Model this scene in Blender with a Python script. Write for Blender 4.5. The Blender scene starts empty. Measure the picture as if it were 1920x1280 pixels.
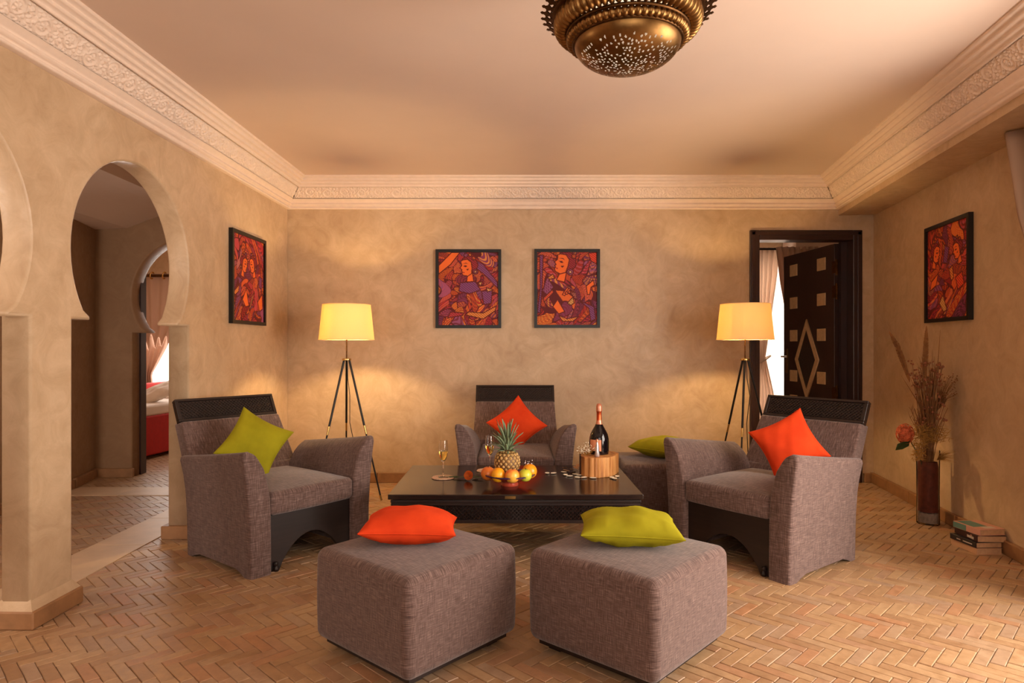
import bpy, bmesh, math, random
import numpy as np
from mathutils import Vector, Matrix, Euler
R = math.radians
PI = math.pi
C = bpy.context.scene.collection
sc = bpy.context.scene
random.seed(7)
rng = np.random.RandomState(7)

# ------------------------------------------------------------------ camera, exposure, world, big lights
F = 1230.0; HC = 1.2; CX = 960.0; CY = 650.0
cam = bpy.data.cameras.new('camera'); cam.sensor_width = 36; cam.lens = 36*F/1920
cam.shift_y = 10/1920; cam.clip_start = .05
camo = bpy.data.objects.new('camera', cam); C.objects.link(camo)
camo.location = (0, 0, HC); camo.rotation_euler = (R(90), 0, 0)
sc.camera = camo
sc.view_settings.view_transform = 'Standard'; sc.view_settings.look = 'None'
sc.view_settings.gamma = 1; sc.view_settings.exposure = 0.0
sc.view_settings.use_curve_mapping = False
w = bpy.data.worlds.new('world'); sc.world = w; w.use_nodes = True
w.node_tree.nodes['Background'].inputs[0].default_value = (1, .93, .86, 1)
w.node_tree.nodes['Background'].inputs[1].default_value = 3.2

def at(px, py, Y): return Vector(((px-CX)/F*Y, Y, HC-(py-CY)/F*Y))
def onh(px, py, h=0.0):
    Y = F*(HC-h)/(py-CY); return Vector(((px-CX)/F*Y, Y, h))

def area(name, loc, tgt, sx, sy, power, col):
    l = bpy.data.lights.new(name, 'AREA'); l.shape = 'RECTANGLE'; l.size = sx; l.size_y = sy
    l.energy = power; l.color = col
    o = bpy.data.objects.new(name, l); C.objects.link(o); o.location = loc
    o.rotation_euler = (Vector(tgt)-Vector(loc)).to_track_quat('-Z', 'Z').to_euler()
    return o
DAY = (1, .90, .82)
area('daylight_right_window', (2.75, 1.7, 1.25), (-1.2, 2.9, 1.35), 1.9, 2.0, 170, DAY)
area('daylight_front_window', (0.3, -1.45, 1.5), (0.2, 3.5, 1.3), 2.6, 1.9, 22, DAY)
area('corridor_fill_area', (-2.9, -1.55, 1.3), (-3.1, 4.0, 1.9), 1.0, 1.4, 62, DAY)  # fill light added to brighten the corridor and its soffit
area('daylight_salon', (-4.2, 9.1, 1.45), (-4.2, 6, .6), 2.2, 1.4, 60, DAY)
area('daylight_bedroom', (3.35, 8.95, 1.3), (3.2, 6.0, 1.1), 1.3, 2.1, 75, (1, .9, .82))

def point(name, loc, power, col, r=.04):
    l = bpy.data.lights.new(name, 'POINT'); l.energy = power; l.color = col; l.shadow_soft_size = r
    o = bpy.data.objects.new(name, l); C.objects.link(o); o.location = loc; return o

point('corridor_fill_point', (-3.2, 2.3, 1.5), 24, (1, .86, .74), .12)  # point light added to lift the corridor vault, belongs to no fixture
# ------------------------------------------------------------------ materials
def srgb(r, g, b):
    f = lambda c: (c/255/12.92) if c/255 <= .04045 else ((c/255+.055)/1.055)**2.4
    return (f(r), f(g), f(b), 1)
def new_mat(name):
    m = bpy.data.materials.new(name); m.use_nodes = True
    nt = m.node_tree; p = nt.nodes['Principled BSDF']; return m, nt, p
def N(nt, t, **kw):
    n = nt.nodes.new(t)
    for k, v in kw.items(): setattr(n, k, v)
    return n
def mapping(nt, scale=(1, 1, 1), coord='Object', rot=(0, 0, 0)):
    tc = N(nt, 'ShaderNodeTexCoord'); mp = N(nt, 'ShaderNodeMapping')
    mp.inputs['Scale'].default_value = scale; mp.inputs['Rotation'].default_value = rot
    nt.links.new(tc.outputs[coord], mp.inputs[0]); return mp.outputs[0]
def noise(nt, vec, scale, detail=3, rough=.5, dist=0):
    n = N(nt, 'ShaderNodeTexNoise'); n.inputs['Scale'].default_value = scale
    n.inputs['Detail'].default_value = detail; n.inputs['Roughness'].default_value = rough
    n.inputs['Distortion'].default_value = dist
    nt.links.new(vec, n.inputs['Vector']); return n.outputs['Fac']
def ramp(nt, fac, stops):
    r = N(nt, 'ShaderNodeValToRGB'); e = r.color_ramp.elements
    while len(e) > 2: e.remove(e[-1])
    for i, (p, c) in enumerate(stops):
        el = e[i] if i < 2 else e.new(p)
        el.position = p; el.color = c
    nt.links.new(fac, r.inputs[0]); return r.outputs[0]
def mathn(nt, op, a, b=None):
    n = N(nt, 'ShaderNodeMath', operation=op)
    for i, v in enumerate((a, b)):
        if v is None: continue
        if isinstance(v, (int, float)): n.inputs[i].default_value = v
        else: nt.links.new(v, n.inputs[i])
    return n.outputs[0]
def bump(nt, p, h, strength, dist=.01):
    b = N(nt, 'ShaderNodeBump'); b.inputs['Strength'].default_value = strength
    b.inputs['Distance'].default_value = dist
    nt.links.new(h, b.inputs['Height']); nt.links.new(b.outputs[0], p.inputs['Normal'])
def simple(name, col, rough=.5, metal=0, nscale=0, var=.15, bmp=0, spec=.5):
    m, nt, p = new_mat(name)
    p.inputs['Base Color'].default_value = col; p.inputs['Roughness'].default_value = rough
    p.inputs['Metallic'].default_value = metal; p.inputs['Specular IOR Level'].default_value = spec
    if nscale:
        v = mapping(nt); f = noise(nt, v, nscale, 4, .6)
        a = tuple(c*(1-var) for c in col[:3])+(1,); b = tuple(min(1, c*(1+var)) for c in col[:3])+(1,)
        nt.links.new(ramp(nt, f, [(.3, a), (.7, b)]), p.inputs['Base Color'])
        if bmp: bump(nt, p, f, bmp, .004)
    return m
def mat_tadelakt(name, dark, mid, light, rough=.42):
    m, nt, p = new_mat(name)
    v = mapping(nt)
    f1 = noise(nt, v, 1.3, 6, .62, .8); f2 = noise(nt, v, 6, 8, .68, 1.2)
    f = mathn(nt, 'ADD', mathn(nt, 'MULTIPLY', f1, .45), mathn(nt, 'MULTIPLY', f2, .55))
    nt.links.new(ramp(nt, f, [(.36, dark), (.64, light), (.5, mid)]), p.inputs['Base Color'])
    f3 = noise(nt, v, 14, 6, .6, 2)
    nt.links.new(ramp(nt, f3, [(.3, (rough-.08,)*3+(1,)), (.7, (rough+.14,)*3+(1,))]), p.inputs['Roughness'])
    bump(nt, p, mathn(nt, 'ADD', f2, mathn(nt, 'MULTIPLY', f3, .4)), .22, .006)
    return m
M = {}
M['wall'] = mat_tadelakt('tadelakt', srgb(180, 151, 118), srgb(195, 167, 133), srgb(210, 183, 150))
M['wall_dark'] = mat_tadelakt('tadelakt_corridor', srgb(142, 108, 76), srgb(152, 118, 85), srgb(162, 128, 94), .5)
M['ceiling'] = simple('ceiling_paint', srgb(226, 204, 186), .8, 0, 2, .02)
M['plaster'] = simple('cornice_plaster', srgb(238, 216, 196), .7, 0, 18, .04, .1)
M['skirt'] = simple('skirting_stone', srgb(150, 108, 70), .55, 0, 9, .22, .5)
M['slab'] = simple('threshold_stone', srgb(205, 176, 142), .5, 0, 5, .1, .2)
M['mortar'] = simple('floor_mortar', srgb(150, 122, 94), .85, 0, 9, .45, .4)

def mat_brick():
    m, nt, p = new_mat('bejmat_brick')
    at_ = N(nt, 'ShaderNodeVertexColor'); at_.layer_name = 'tint'
    oi = N(nt, 'ShaderNodeAttribute', attribute_type='OBJECT'); oi.attribute_name = 'tone'
    sep = N(nt, 'ShaderNodeSeparateColor'); nt.links.new(at_.outputs[0], sep.inputs[0])
    tot = mathn(nt, 'ADD', sep.outputs[0], oi.outputs['Fac'])
    col = ramp(nt, tot, [(0, srgb(164, 128, 94)), (.3, srgb(178, 142, 104)), (.55, srgb(184, 150, 112)), (.78, srgb(172, 142, 114)), (1, srgb(182, 134, 96))])
    v = mapping(nt, coord='Generated') if False else None
    g = N(nt, 'ShaderNodeNewGeometry')
    f = noise(nt, g.outputs['Position'], 22, 5, .65)
    f2 = noise(nt, g.outputs['Position'], 110, 3, .6)
    mx = N(nt, 'ShaderNodeMix', data_type='RGBA', blend_type='MULTIPLY'); mx.inputs['Factor'].default_value = .75
    nt.links.new(col, mx.inputs[6])
    nt.links.new(ramp(nt, f, [(.28, (.66, .60, .54, 1)), (.66, (1.0, 1.0, 1.0, 1))]), mx.inputs[7])
    nt.links.new(mx.outputs[2], p.inputs['Base Color'])
    nt.links.new(ramp(nt, f, [(.3, (.36,)*3+(1,)), (.7, (.58,)*3+(1,))]), p.inputs['Roughness'])
    bump(nt, p, mathn(nt, 'ADD', f, mathn(nt, 'MULTIPLY', f2, .5)), .35, .004)
    return m
M['brick'] = mat_brick()

def mat_fabric(name, c1, c2, c3, sc_=1.0):
    m, nt, p = new_mat(name)
    hi, lo = 380*sc_, 24*sc_
    fx = noise(nt, mapping(nt, (hi, lo, lo)), 1, 1, .5)
    fy = noise(nt, mapping(nt, (lo, hi, lo)), 1, 1, .5)
    fz = noise(nt, mapping(nt, (lo, lo, hi)), 1, 1, .5)
    tc = N(nt, 'ShaderNodeTexCoord'); sp = N(nt, 'ShaderNodeSeparateXYZ'); nt.links.new(tc.outputs['Normal'], sp.inputs[0])
    # threads that run across a face count on that face only
    num = None; den = None
    for k, f in enumerate((fx, fy, fz)):
        wgt = mathn(nt, 'POWER', mathn(nt, 'SUBTRACT', 1.02, mathn(nt, 'MULTIPLY', sp.outputs[k], sp.outputs[k])), 3)
        t = mathn(nt, 'MULTIPLY', f, wgt)
        num = t if num is None else mathn(nt, 'ADD', num, t); den = wgt if den is None else mathn(nt, 'ADD', den, wgt)
    s = mathn(nt, 'DIVIDE', num, den)
    nt.links.new(ramp(nt, s, [(.30, c1), (.72, c3), (.5, c2)]), p.inputs['Base Color'])
    p.inputs['Roughness'].default_value = .95; p.inputs['Specular IOR Level'].default_value = .15
    p.inputs['Sheen Weight'].default_value = .25; p.inputs['Sheen Roughness'].default_value = .5
    bump(nt, p, s, .5, .004)
    return m
M['fabric'] = mat_fabric('mauve_linen', srgb(72, 54, 49), srgb(100, 79, 73), srgb(138, 115, 107))
def mat_velvet(name, col, dark):
    m, nt, p = new_mat(name)
    v = mapping(nt); f = noise(nt, v, 6, 5, .6)
    nt.links.new(ramp(nt, f, [(.3, dark), (.7, col)]), p.inputs['Base Color'])
    p.inputs['Roughness'].default_value = .85; p.inputs['Specular IOR Level'].default_value = .2
    p.inputs['Sheen Weight'].default_value = .35; p.inputs['Sheen Roughness'].default_value = .35
    p.inputs['Sheen Tint'].default_value = col
    f2 = noise(nt, v, 300, 2, .5); bump(nt, p, f2, .15, .002)
    return m
M['orange'] = mat_velvet('orange_velvet', srgb(222, 70, 24), srgb(200, 54, 16))
M['green'] = mat_velvet('green_velvet', srgb(158, 150, 22), srgb(136, 130, 14))
def mat_wood_dark():
    m, nt, p = new_mat('dark_wenge_wood')
    f = noise(nt, mapping(nt, (3, 40, 40)), 1, 4, .6)
    nt.links.new(ramp(nt, f, [(.3, srgb(22, 14, 12)), (.7, srgb(40, 26, 22))]), p.inputs['Base Color'])
    p.inputs['Roughness'].default_value = .38
    return m
M['wood'] = mat_wood_dark()
M['tabletop'] = simple('polished_dark_tabletop', srgb(34, 22, 19), .16, 0, 25, .2)
M['doorwood'] = simple('door_dark_wood', srgb(50, 30, 26), .35, 0, 8, .15)
M['inlay'] = simple('bone_inlay', srgb(206, 172, 128), .4, 0, 30, .12)
M['carved'] = simple('carved_dark_panel', srgb(40, 30, 28), .5, 0, 60, .4, .8)
M['brass'] = simple('aged_brass', srgb(128, 94, 54), .36, 1, 20, .3)
M['brass_dark'] = simple('dark_patinated_brass', srgb(88, 60, 34), .45, 1, 30, .4)
M['brass_bright'] = simple('polished_brass', srgb(214, 178, 110), .2, 1)
M['black'] = simple('black_metal', srgb(24, 20, 18), .35, .3)
M['cord'] = simple('black_cord', srgb(20, 16, 14), .6)
M['red'] = simple('red_upholstery', srgb(178, 34, 26), .9, 0, 20, .1)
M['white_cloth'] = simple('white_cloth', srgb(226, 212, 200), .9, 0, 10, .05)
M['stem'] = simple('dry_stem', srgb(128, 86, 48), .8, 0, 30, .3)
M['plume'] = simple('pampas_plume', srgb(150, 102, 56), .95, 0, 60, .3)
M['dryflower'] = simple('dry_flower_brown', srgb(140, 84, 56), .9, 0, 60, .3)
M['moss'] = simple('dry_moss', srgb(166, 122, 56), .95, 0, 60, .3)
M['pebble'] = simple('grey_pebbles', srgb(150, 138, 128), .7, 0, 50, .3)
M['potting'] = simple('brown_filler', srgb(96, 44, 28), .8, 0, 40, .3)
M['dgreen'] = simple('dark_green_leaf', srgb(44, 66, 30), .5, 0, 20, .2)
M['petal_orange'] = simple('orange_petal', srgb(200, 98, 58), .7, 0, 60, .5)
M['rose_petal'] = simple('rose_petal_orange', srgb(250, 140, 60), .6, 0, 60, .15)
M['petal_white'] = simple('white_petal', srgb(236, 228, 206), .6)
M['petal_brown'] = simple('dried_petal', srgb(176, 134, 96), .7)
def mat_log():
    m, nt, p = new_mat('split_log_wood')
    f = noise(nt, mapping(nt, (26, 26, 2.5)), 1, 5, .65); f2 = noise(nt, mapping(nt, (90, 90, 4)), 1, 2, .5)
    nt.links.new(ramp(nt, f, [(.30, srgb(92, 52, 26)), (.46, srgb(186, 122, 62)), (.62, srgb(216, 158, 94))]), p.inputs['Base Color'])
    p.inputs['Roughness'].default_value = .6; bump(nt, p, mathn(nt, 'ADD', f, f2), .6, .006); return m
M['logside'] = mat_log()
M['bark'] = simple('log_bark', srgb(70, 44, 30), .9, 0, 40, .4, .8)
M['foil'] = simple('copper_foil', srgb(214, 92, 50), .3, .8)
M['foil_top'] = simple('rose_foil', srgb(222, 150, 120), .3, .7)
M['bottle'] = simple('dark_bottle_glass', srgb(16, 12, 16), .08)
M['label'] = simple('peach_label', srgb(226, 150, 112), .5)
M['silver'] = simple('silver_figure', srgb(210, 200, 200), .25, .7)
M['bowl'] = simple('terracotta_glaze', srgb(176, 72, 50), .25, 0, 10, .15)
M['bowlrim'] = simple('indigo_rim_glaze', srgb(62, 40, 82), .25)
M['coaster'] = simple('beaded_coaster', srgb(206, 170, 140), .5, 0, 80, .3, .8)
M['pageedge'] = simple('page_edges', srgb(196, 156, 116), .8, 0, 60, .1)
def mat_glass(name, col=(1, 1, 1, 1), rough=0.0, ior=1.45):
    m, nt, p = new_mat(name)
    p.inputs['Base Color'].default_value = col; p.inputs['Transmission Weight'].default_value = 1
    p.inputs['Roughness'].default_value = rough; p.inputs['IOR'].default_value = ior
    return m
M['glass'] = mat_glass('clear_glass')
M['champagne'] = mat_glass('amber_sparkling_wine', srgb(255, 226, 140), 0, 1.34)
def mat_thinglass():
    m, nt, p = new_mat('thin_glass'); out = nt.nodes['Material Output']
    t = N(nt, 'ShaderNodeBsdfTransparent'); t.inputs[0].default_value = (.93, .91, .89, 1)
    g = N(nt, 'ShaderNodeBsdfGlossy'); g.inputs['Roughness'].default_value = .03
    lw = N(nt, 'ShaderNodeLayerWeight'); lw.inputs[0].default_value = .08
    mx = N(nt, 'ShaderNodeMixShader'); nt.links.new(lw.outputs['Fresnel'], mx.inputs[0])
    nt.links.new(t.outputs[0], mx.inputs[1]); nt.links.new(g.outputs[0], mx.inputs[2])
    nt.links.new(mx.outputs[0], out.inputs[0]); return m
M['thin'] = mat_thinglass()
def mat_translucent(name, col, trans, tcol=None, fold=0):
    m, nt, p = new_mat(name); out = nt.nodes['Material Output']
    d = N(nt, 'ShaderNodeBsdfDiffuse'); d.inputs[0].default_value = col
    t = N(nt, 'ShaderNodeBsdfTranslucent'); t.inputs[0].default_value = tcol or col
    mx = N(nt, 'ShaderNodeMixShader'); mx.inputs[0].default_value = trans
    nt.links.new(d.outputs[0], mx.inputs[1]); nt.links.new(t.outputs[0], mx.inputs[2])
    nt.links.new(mx.outputs[0], out.inputs[0]); return m
M['shade'] = mat_translucent('lamp_shade_fabric', srgb(252, 236, 198), .55, srgb(255, 233, 180))
M['drape'] = mat_translucent('beige_drape', srgb(206, 176, 156), .3)
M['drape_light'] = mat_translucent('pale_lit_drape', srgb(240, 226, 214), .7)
M['sheer'] = mat_translucent('white_sheer', srgb(244, 238, 232), .8)
M['drape_dark'] = mat_translucent('taupe_drape', srgb(176, 150, 130), .1)
def emit(name, col, s):
    m, nt, p = new_mat(name)
    p.inputs['Emission Color'].default_value = col; p.inputs['Emission Strength'].default_value = s
    return m
M['bulb'] = emit('lit_bulb', (1, .72, .36, 1), 25)
def mat_fruit(name, c1, c2, scale=5, c3=None):
    m, nt, p = new_mat(name)
    f = noise(nt, mapping(nt), scale, 3, .5)
    st = [(.38, c1), (.62, c2)]
    nt.links.new(ramp(nt, f, st), p.inputs['Base Color'])
    p.inputs['Roughness'].default_value = .3; p.inputs['Subsurface Weight'].default_value = .05
    f2 = noise(nt, mapping(nt), 260, 2); bump(nt, p, f2, .08, .002)
    return m
M['fr_orange'] = mat_fruit('orange_skin', srgb(240, 146, 16), srgb(244, 164, 30))
M['fr_mango'] = mat_fruit('golden_skin', srgb(244, 150, 10), srgb(248, 176, 30))
M['fr_peach'] = mat_fruit('red_orange_skin', srgb(214, 92, 40), srgb(236, 140, 50), 14)
M['fr_apple'] = mat_fruit('red_yellow_apple_skin', srgb(232, 88, 48), srgb(246, 186, 70), 12)
M['fr_green'] = mat_fruit('green_apple_skin', srgb(186, 196, 40), srgb(216, 214, 70), 10)
M['pine'] = simple('pineapple_rind', srgb(110, 78, 40), .6, 0, 40, .4, .5)
M['pineeye'] = simple('pineapple_eye', srgb(188, 152, 92), .6, 0, 60, .3)
M['pineleaf'] = simple('pineapple_leaf', srgb(128, 146, 110), .5, 0, 30, .3)

# ------------------------------------------------------------------ helpers
def tag(o, label=None, cat=None, group=None, kind=None):
    if label: o['label'] = label
    if cat: o['category'] = cat
    if group: o['group'] = group
    if kind: o['kind'] = kind
    return o
def link(name, me, mat=None, parent=None):
    o = bpy.data.objects.new(name, me); C.objects.link(o)
    if mat is not None:
        me.materials.clear()
        for mm in (mat if isinstance(mat, (list, tuple)) else [mat]): me.materials.append(mm)
    if parent is not None: o.parent = parent
    return o
def empty(name, loc=(0, 0, 0), rz=0, label=None, cat=None, group=None, kind=None):
    o = bpy.data.objects.new(name, None); C.objects.link(o); o.location = loc; o.rotation_euler = (0, 0, rz)
    o.empty_display_size = .1
    return tag(o, label, cat, group, kind)
class B:
    def __init__(s): s.bm = bmesh.new()
    def box(s, x0, x1, y0, y1, z0, z1, mi=0, M4=None):
        vs = [s.bm.verts.new((x, y, z)) for x in (x0, x1) for y in (y0, y1) for z in (z0, z1)]
        for q in ((0, 1, 3, 2), (4, 6, 7, 5), (0, 4, 5, 1), (2, 3, 7, 6), (0, 2, 6, 4), (1, 5, 7, 3)):
            f = s.bm.faces.new([vs[i] for i in q]); f.material_index = mi
        if M4 is not None: bmesh.ops.transform(s.bm, matrix=M4, verts=vs)
        return s
    def prism(s, poly, axis, a, b, mi=0):
        """poly: 2D points; axis: extrusion axis 0/1/2; other two coordinates in order"""
        def P(p, t):
            c = list(p); c.insert(axis, t); return c
        va = [s.bm.verts.new(P(p, a)) for p in poly]; vb = [s.bm.verts.new(P(p, b)) for p in poly]
        n = len(poly)
        for i in range(n):
            f = s.bm.faces.new((va[i], va[(i+1) % n], vb[(i+1) % n], vb[i])); f.material_index = mi
        s.bm.faces.new(va).material_index = mi; s.bm.faces.new(vb[::-1]).material_index = mi
        return s
    def lathe(s, prof, n=32, c=(0, 0, 0), rf=None, mi=0, close=False):
        rings = []
        for (r, z) in prof:
            if r < 1e-5:
                rings.append([s.bm.verts.new((c[0], c[1], c[2]+z))]); continue
            rings.append([s.bm.verts.new((c[0]+r*(rf(r, z, 2*PI*k/n) if rf else 1)*math.cos(2*PI*k/n), c[1]+r*(rf(r, z, 2*PI*k/n) if rf else 1)*math.sin(2*PI*k/n), c[2]+z)) for k in range(n)])
        m = len(rings)
        for i in range(m if close else m-1):
            A, Bb = rings[i], rings[(i+1) % m]
            for k in range(n):
                k2 = (k+1) % n
                if len(A) == 1 and len(Bb) == 1: continue
                if len(A) == 1: f = s.bm.faces.new((A[0], Bb[k2], Bb[k]))
                elif len(Bb) == 1: f = s.bm.faces.new((A[k], A[k2], Bb[0]))
                else: f = s.bm.faces.new((A[k], A[k2], Bb[k2], Bb[k]))
                f.material_index = mi
        return s
    def tube(s, pts, r, n=8, mi=0, cap=True):
        pts = [Vector(p) for p in pts]
        rs = r if isinstance(r, (list, tuple)) else [r]*len(pts)
        prev = None; rings = []
        for i, p in enumerate(pts):
            t = (pts[min(i+1, len(pts)-1)]-pts[max(i-1, 0)]).normalized()
            if prev is None:
                u = t.orthogonal().normalized()
            else:
                u = (prev-t*prev.dot(t)).normalized()
            prev = u; v = t.cross(u)
            rings.append([s.bm.verts.new(p+(u*math.cos(2*PI*k/n)+v*math.sin(2*PI*k/n))*rs[i]) for k in range(n)])
        for a, b in zip(rings, rings[1:]):
            for k in range(n):
                s.bm.faces.new((a[k], a[(k+1) % n], b[(k+1) % n], b[k])).material_index = mi
        if cap:
            s.bm.faces.new(rings[0][::-1]).material_index = mi; s.bm.faces.new(rings[-1]).material_index = mi
        return s
    def ball(s, c, r, sx=1, sy=1, sz=1, u=10, v=7, mi=0):
        g = bmesh.ops.create_uvsphere(s.bm, u_segments=u, v_segments=v, radius=r)
        bmesh.ops.transform(s.bm, matrix=Matrix.Translation(c) @ Matrix.Diagonal((sx, sy, sz, 1)), verts=g['verts'])
        for vv in g['verts']:
            for f in vv.link_faces: f.material_index = mi
        return s
    def build(s, name, mat, parent=None, smooth=False, bevel=0, seg=2):
        bmesh.ops.recalc_face_normals(s.bm, faces=s.bm.faces)
        if bevel:
            bmesh.ops.bevel(s.bm, geom=[e for e in s.bm.edges if e.is_manifold and e.calc_face_angle(0) > .5], offset=bevel, segments=seg, affect='EDGES', profile=.5, clamp_overlap=True)
        me = bpy.data.meshes.new(name); s.bm.to_mesh(me); s.bm.free()
        if smooth:
            me.shade_smooth()
            try: me.set_sharp_from_angle(angle=R(40 if smooth is True else smooth))
            except Exception: pass
        return link(name, me, mat, parent)
def grid_mesh(name, V, mat, parent=None, smooth=True, colors=None, keep=None, wrap=False):
    n, m = V.shape[:2]
    idx = np.arange(n*m).reshape(n, m)
    if wrap: idx = np.concatenate([idx, idx[:1]], 0)
    q = np.stack([idx[:-1, :-1], idx[1:, :-1], idx[1:, 1:], idx[:-1, 1:]], -1).reshape(-1, 4)
    if keep is not None: q = q[keep.reshape(-1)]
    me = bpy.data.meshes.new(name)
    me.vertices.add(n*m); me.vertices.foreach_set('co', V.reshape(-1).astype(np.float32))
    me.loops.add(q.size); me.loops.foreach_set('vertex_index', q.reshape(-1).astype(np.int32))
    me.polygons.add(len(q)); me.polygons.foreach_set('loop_start', (np.arange(len(q))*4).astype(np.int32))
    me.polygons.foreach_set('loop_total', np.full(len(q), 4, np.int32))
    me.update(calc_edges=True); me.validate()
    if smooth: me.shade_smooth()
    if colors is not None:
        ca = me.color_attributes.new('paint', 'FLOAT_COLOR', 'POINT')
        cc = np.ones((n*m, 4), np.float32); cc[:, :3] = colors.reshape(-1, 3)
        ca.data.foreach_set('color', cc.reshape(-1))
    return link(name, me, mat, parent)
def flat_shape(name, outer, holes, th, mat, bevel=0.0, parent=None, bev_res=1):
    """2D outline (u, v) with holes, thickness th centred on w=0: u->X, v->Z, w->Y"""
    cu = bpy.data.curves.new(name+'_outline', 'CURVE'); cu.dimensions = '2D'; cu.fill_mode = 'BOTH'
    cu.extrude = th/2-bevel; cu.bevel_depth = bevel; cu.bevel_resolution = bev_res; cu.offset = -bevel
    for pl in [outer]+holes:
        sp = cu.splines.new('POLY'); sp.points.add(len(pl)-1); sp.use_cyclic_u = True
        for i, p in enumerate(pl): sp.points[i].co = (p[0], p[1], 0, 1)
    tmp = bpy.data.objects.new('tmp_outline', cu); C.objects.link(tmp)
    dg = bpy.context.evaluated_depsgraph_get(); dg.update()
    me = bpy.data.meshes.new_from_object(tmp.evaluated_get(dg)); me.name = name
    bpy.data.objects.remove(tmp); bpy.data.curves.remove(cu)
    me.transform(Matrix(((1, 0, 0, 0), (0, 0, -1, 0), (0, 1, 0, 0), (0, 0, 0, 1))))
    return link(name, me, mat, parent)
def children(o): return [c for c in C.objects if c.parent == o]
def copy_tree(o, parent=None):
    kids = KIDS(o)
    c = o.copy(); C.objects.link(c)
    if parent is not None: c.parent = parent
    for ch in kids: copy_tree(ch, c)
    return c
def KIDS(o): return list(o.children)
def rbox(hx, hy, hz, r, mid=6, seg=4, fn=None):
    """rounded box as bmesh container B; fn displaces a Vector"""
    b = B()
    def ticks(h):
        a = [-h+r*(1-math.tan(R(45)*(1-k/seg))) for k in range(seg)]
        inner = h-r
        c = [-inner+2*inner*k/mid for k in range(mid+1)]
        return a+c+[-t for t in a[::-1]]
    T = [ticks(hx), ticks(hy), ticks(hz)]
    H = (hx, hy, hz); cache = {}
    def vert(p):
        k = tuple(round(v, 6) for v in p)
        if k in cache: return cache[k]
        q = Vector([max(-(H[i]-r), min(H[i]-r, p[i])) for i in range(3)])
        d = Vector(p)-q
        pos = q+d.normalized()*r if d.length > 1e-9 else Vector(p)
        if fn: pos = fn(pos)
        cache[k] = b.bm.verts.new(pos); return cache[k]
    for ax in range(3):
        u, v = [i for i in range(3) if i != ax]
        for sgn in (-1, 1):
            for i in range(len(T[u])-1):
                for j in range(len(T[v])-1):
                    quad = []
                    for a, c in ((i, j), (i+1, j), (i+1, j+1), (i, j+1)):
                        p = [0, 0, 0]; p[ax] = sgn*H[ax]; p[u] = T[u][a]; p[v] = T[v][c]; quad.append(vert(p))
                    b.bm.faces.new(quad)
    return b

# ------------------------------------------------------------------ room shell
CEIL = 2.666
ZB = 5.82                      # back wall
BLC = Vector((-1.987, ZB))     # back left corner
BRC = Vector((3.208, ZB))      # back right corner
dL = Vector((-.023, -1)).normalized(); dR = Vector((-.167, -1)).normalized()
def wall_frame(o, origin, d, th, side):
    """object's local X runs along d from origin, local Y thickness; side=+1 puts the body on the left of d"""
    ang = math.atan2(d.y, d.x)
    n = Vector((-d.y, d.x))*side
    o.location = (origin.x+n.x*th/2, origin.y+n.y*th/2, 0); o.rotation_euler = (0, 0, ang)
def arch_pts(c, half, hc=1.665, Rr=None, tip=1.33):
    """horseshoe outline, from the left foot up and round to the right foot (floor-level start and end)"""
    Rr = Rr or half+.005
    pts = [(c-half, -.001), (c-half, tip)]
    a0 = math.asin((tip-hc)/Rr)
    pts.append((c-Rr*math.cos(a0)-.02, tip))
    pts.append((c-Rr*math.cos(a0), tip+.02))
    n = 36
    for k in range(1, n):
        a = PI-a0+(k/n)*(-(PI-2*a0))
        z = hc+Rr*math.sin(a)*(1.0+.02*max(0, math.sin(a))**3)
        pts.append((c+Rr*math.cos(a), z))
    pts += [(c+Rr*math.cos(a0), tip+.02), (c+Rr*math.cos(a0)+.02, tip), (c+half, tip), (c+half, -.001)]
    return pts
# fix: tips lean inwards, so the ledge is between jamb and tip
def arch_open(c, half, hc=1.665, tip=1.33, rise=1.0):
    Rr = half+.004
    a0 = math.asin((tip-hc)/Rr); ex = Rr*math.cos(a0)
    pts = [(c-half, 0), (c-half, tip-.0), (c-ex+.012, tip), (c-ex+.008, tip+.018)]
    n = 40
    for k in range(1, n):
        a = (PI-a0) + (k/n)*(2*a0-PI)
        pts.append((c+Rr*math.cos(a), hc+Rr*math.sin(a)*(1 if math.sin(a) < 0 else rise)))
    pts += [(c+ex-.008, tip+.018), (c+ex-.012, tip), (c+half, tip), (c+half, 0)]
    return pts

# left wall with three horseshoe arches (s = distance from the back left corner towards the camera)
LW = 7.5; TH = .13
outer = [(0, 0)]
for (z0, z1) in ((3.06, 4.107), (1.74, 2.80), (.42, 1.48)):
    s0, s1 = ZB-z1, ZB-z0
    outer += arch_open((s0+s1)/2, (s1-s0)/2)
outer += [(LW, 0), (LW, CEIL), (0, CEIL)]
o = flat_shape('wall_left', outer, [], TH, M['wall'], .012)
wall_frame(o, BLC, dL, TH, -1); tag(o, kind='structure'); WL = o
# back wall with door opening
DX0, DX1, DH = 2.16, 3.05, 2.185
o = flat_shape('wall_back', [(-2.12, 0), (DX0, 0), (DX0, DH), (DX1, DH), (DX1, 0), (3.35, 0), (3.35, CEIL), (-2.12, CEIL)], [], .12, M['wall'])
o.location = (0, ZB+.06, 0); tag(o, kind='structure')
# right wall with french window opening near the camera
RW = 7.6
o = flat_shape('wall_right', [(0, 0), (2.75, 0), (2.75, 2.25), (4.95, 2.25), (4.95, 0), (RW, 0), (RW, CEIL), (0, CEIL)], [], .14, M['wall'])
wall_frame(o, BRC, dR, .14, 1); tag(o, kind='structure')
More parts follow.
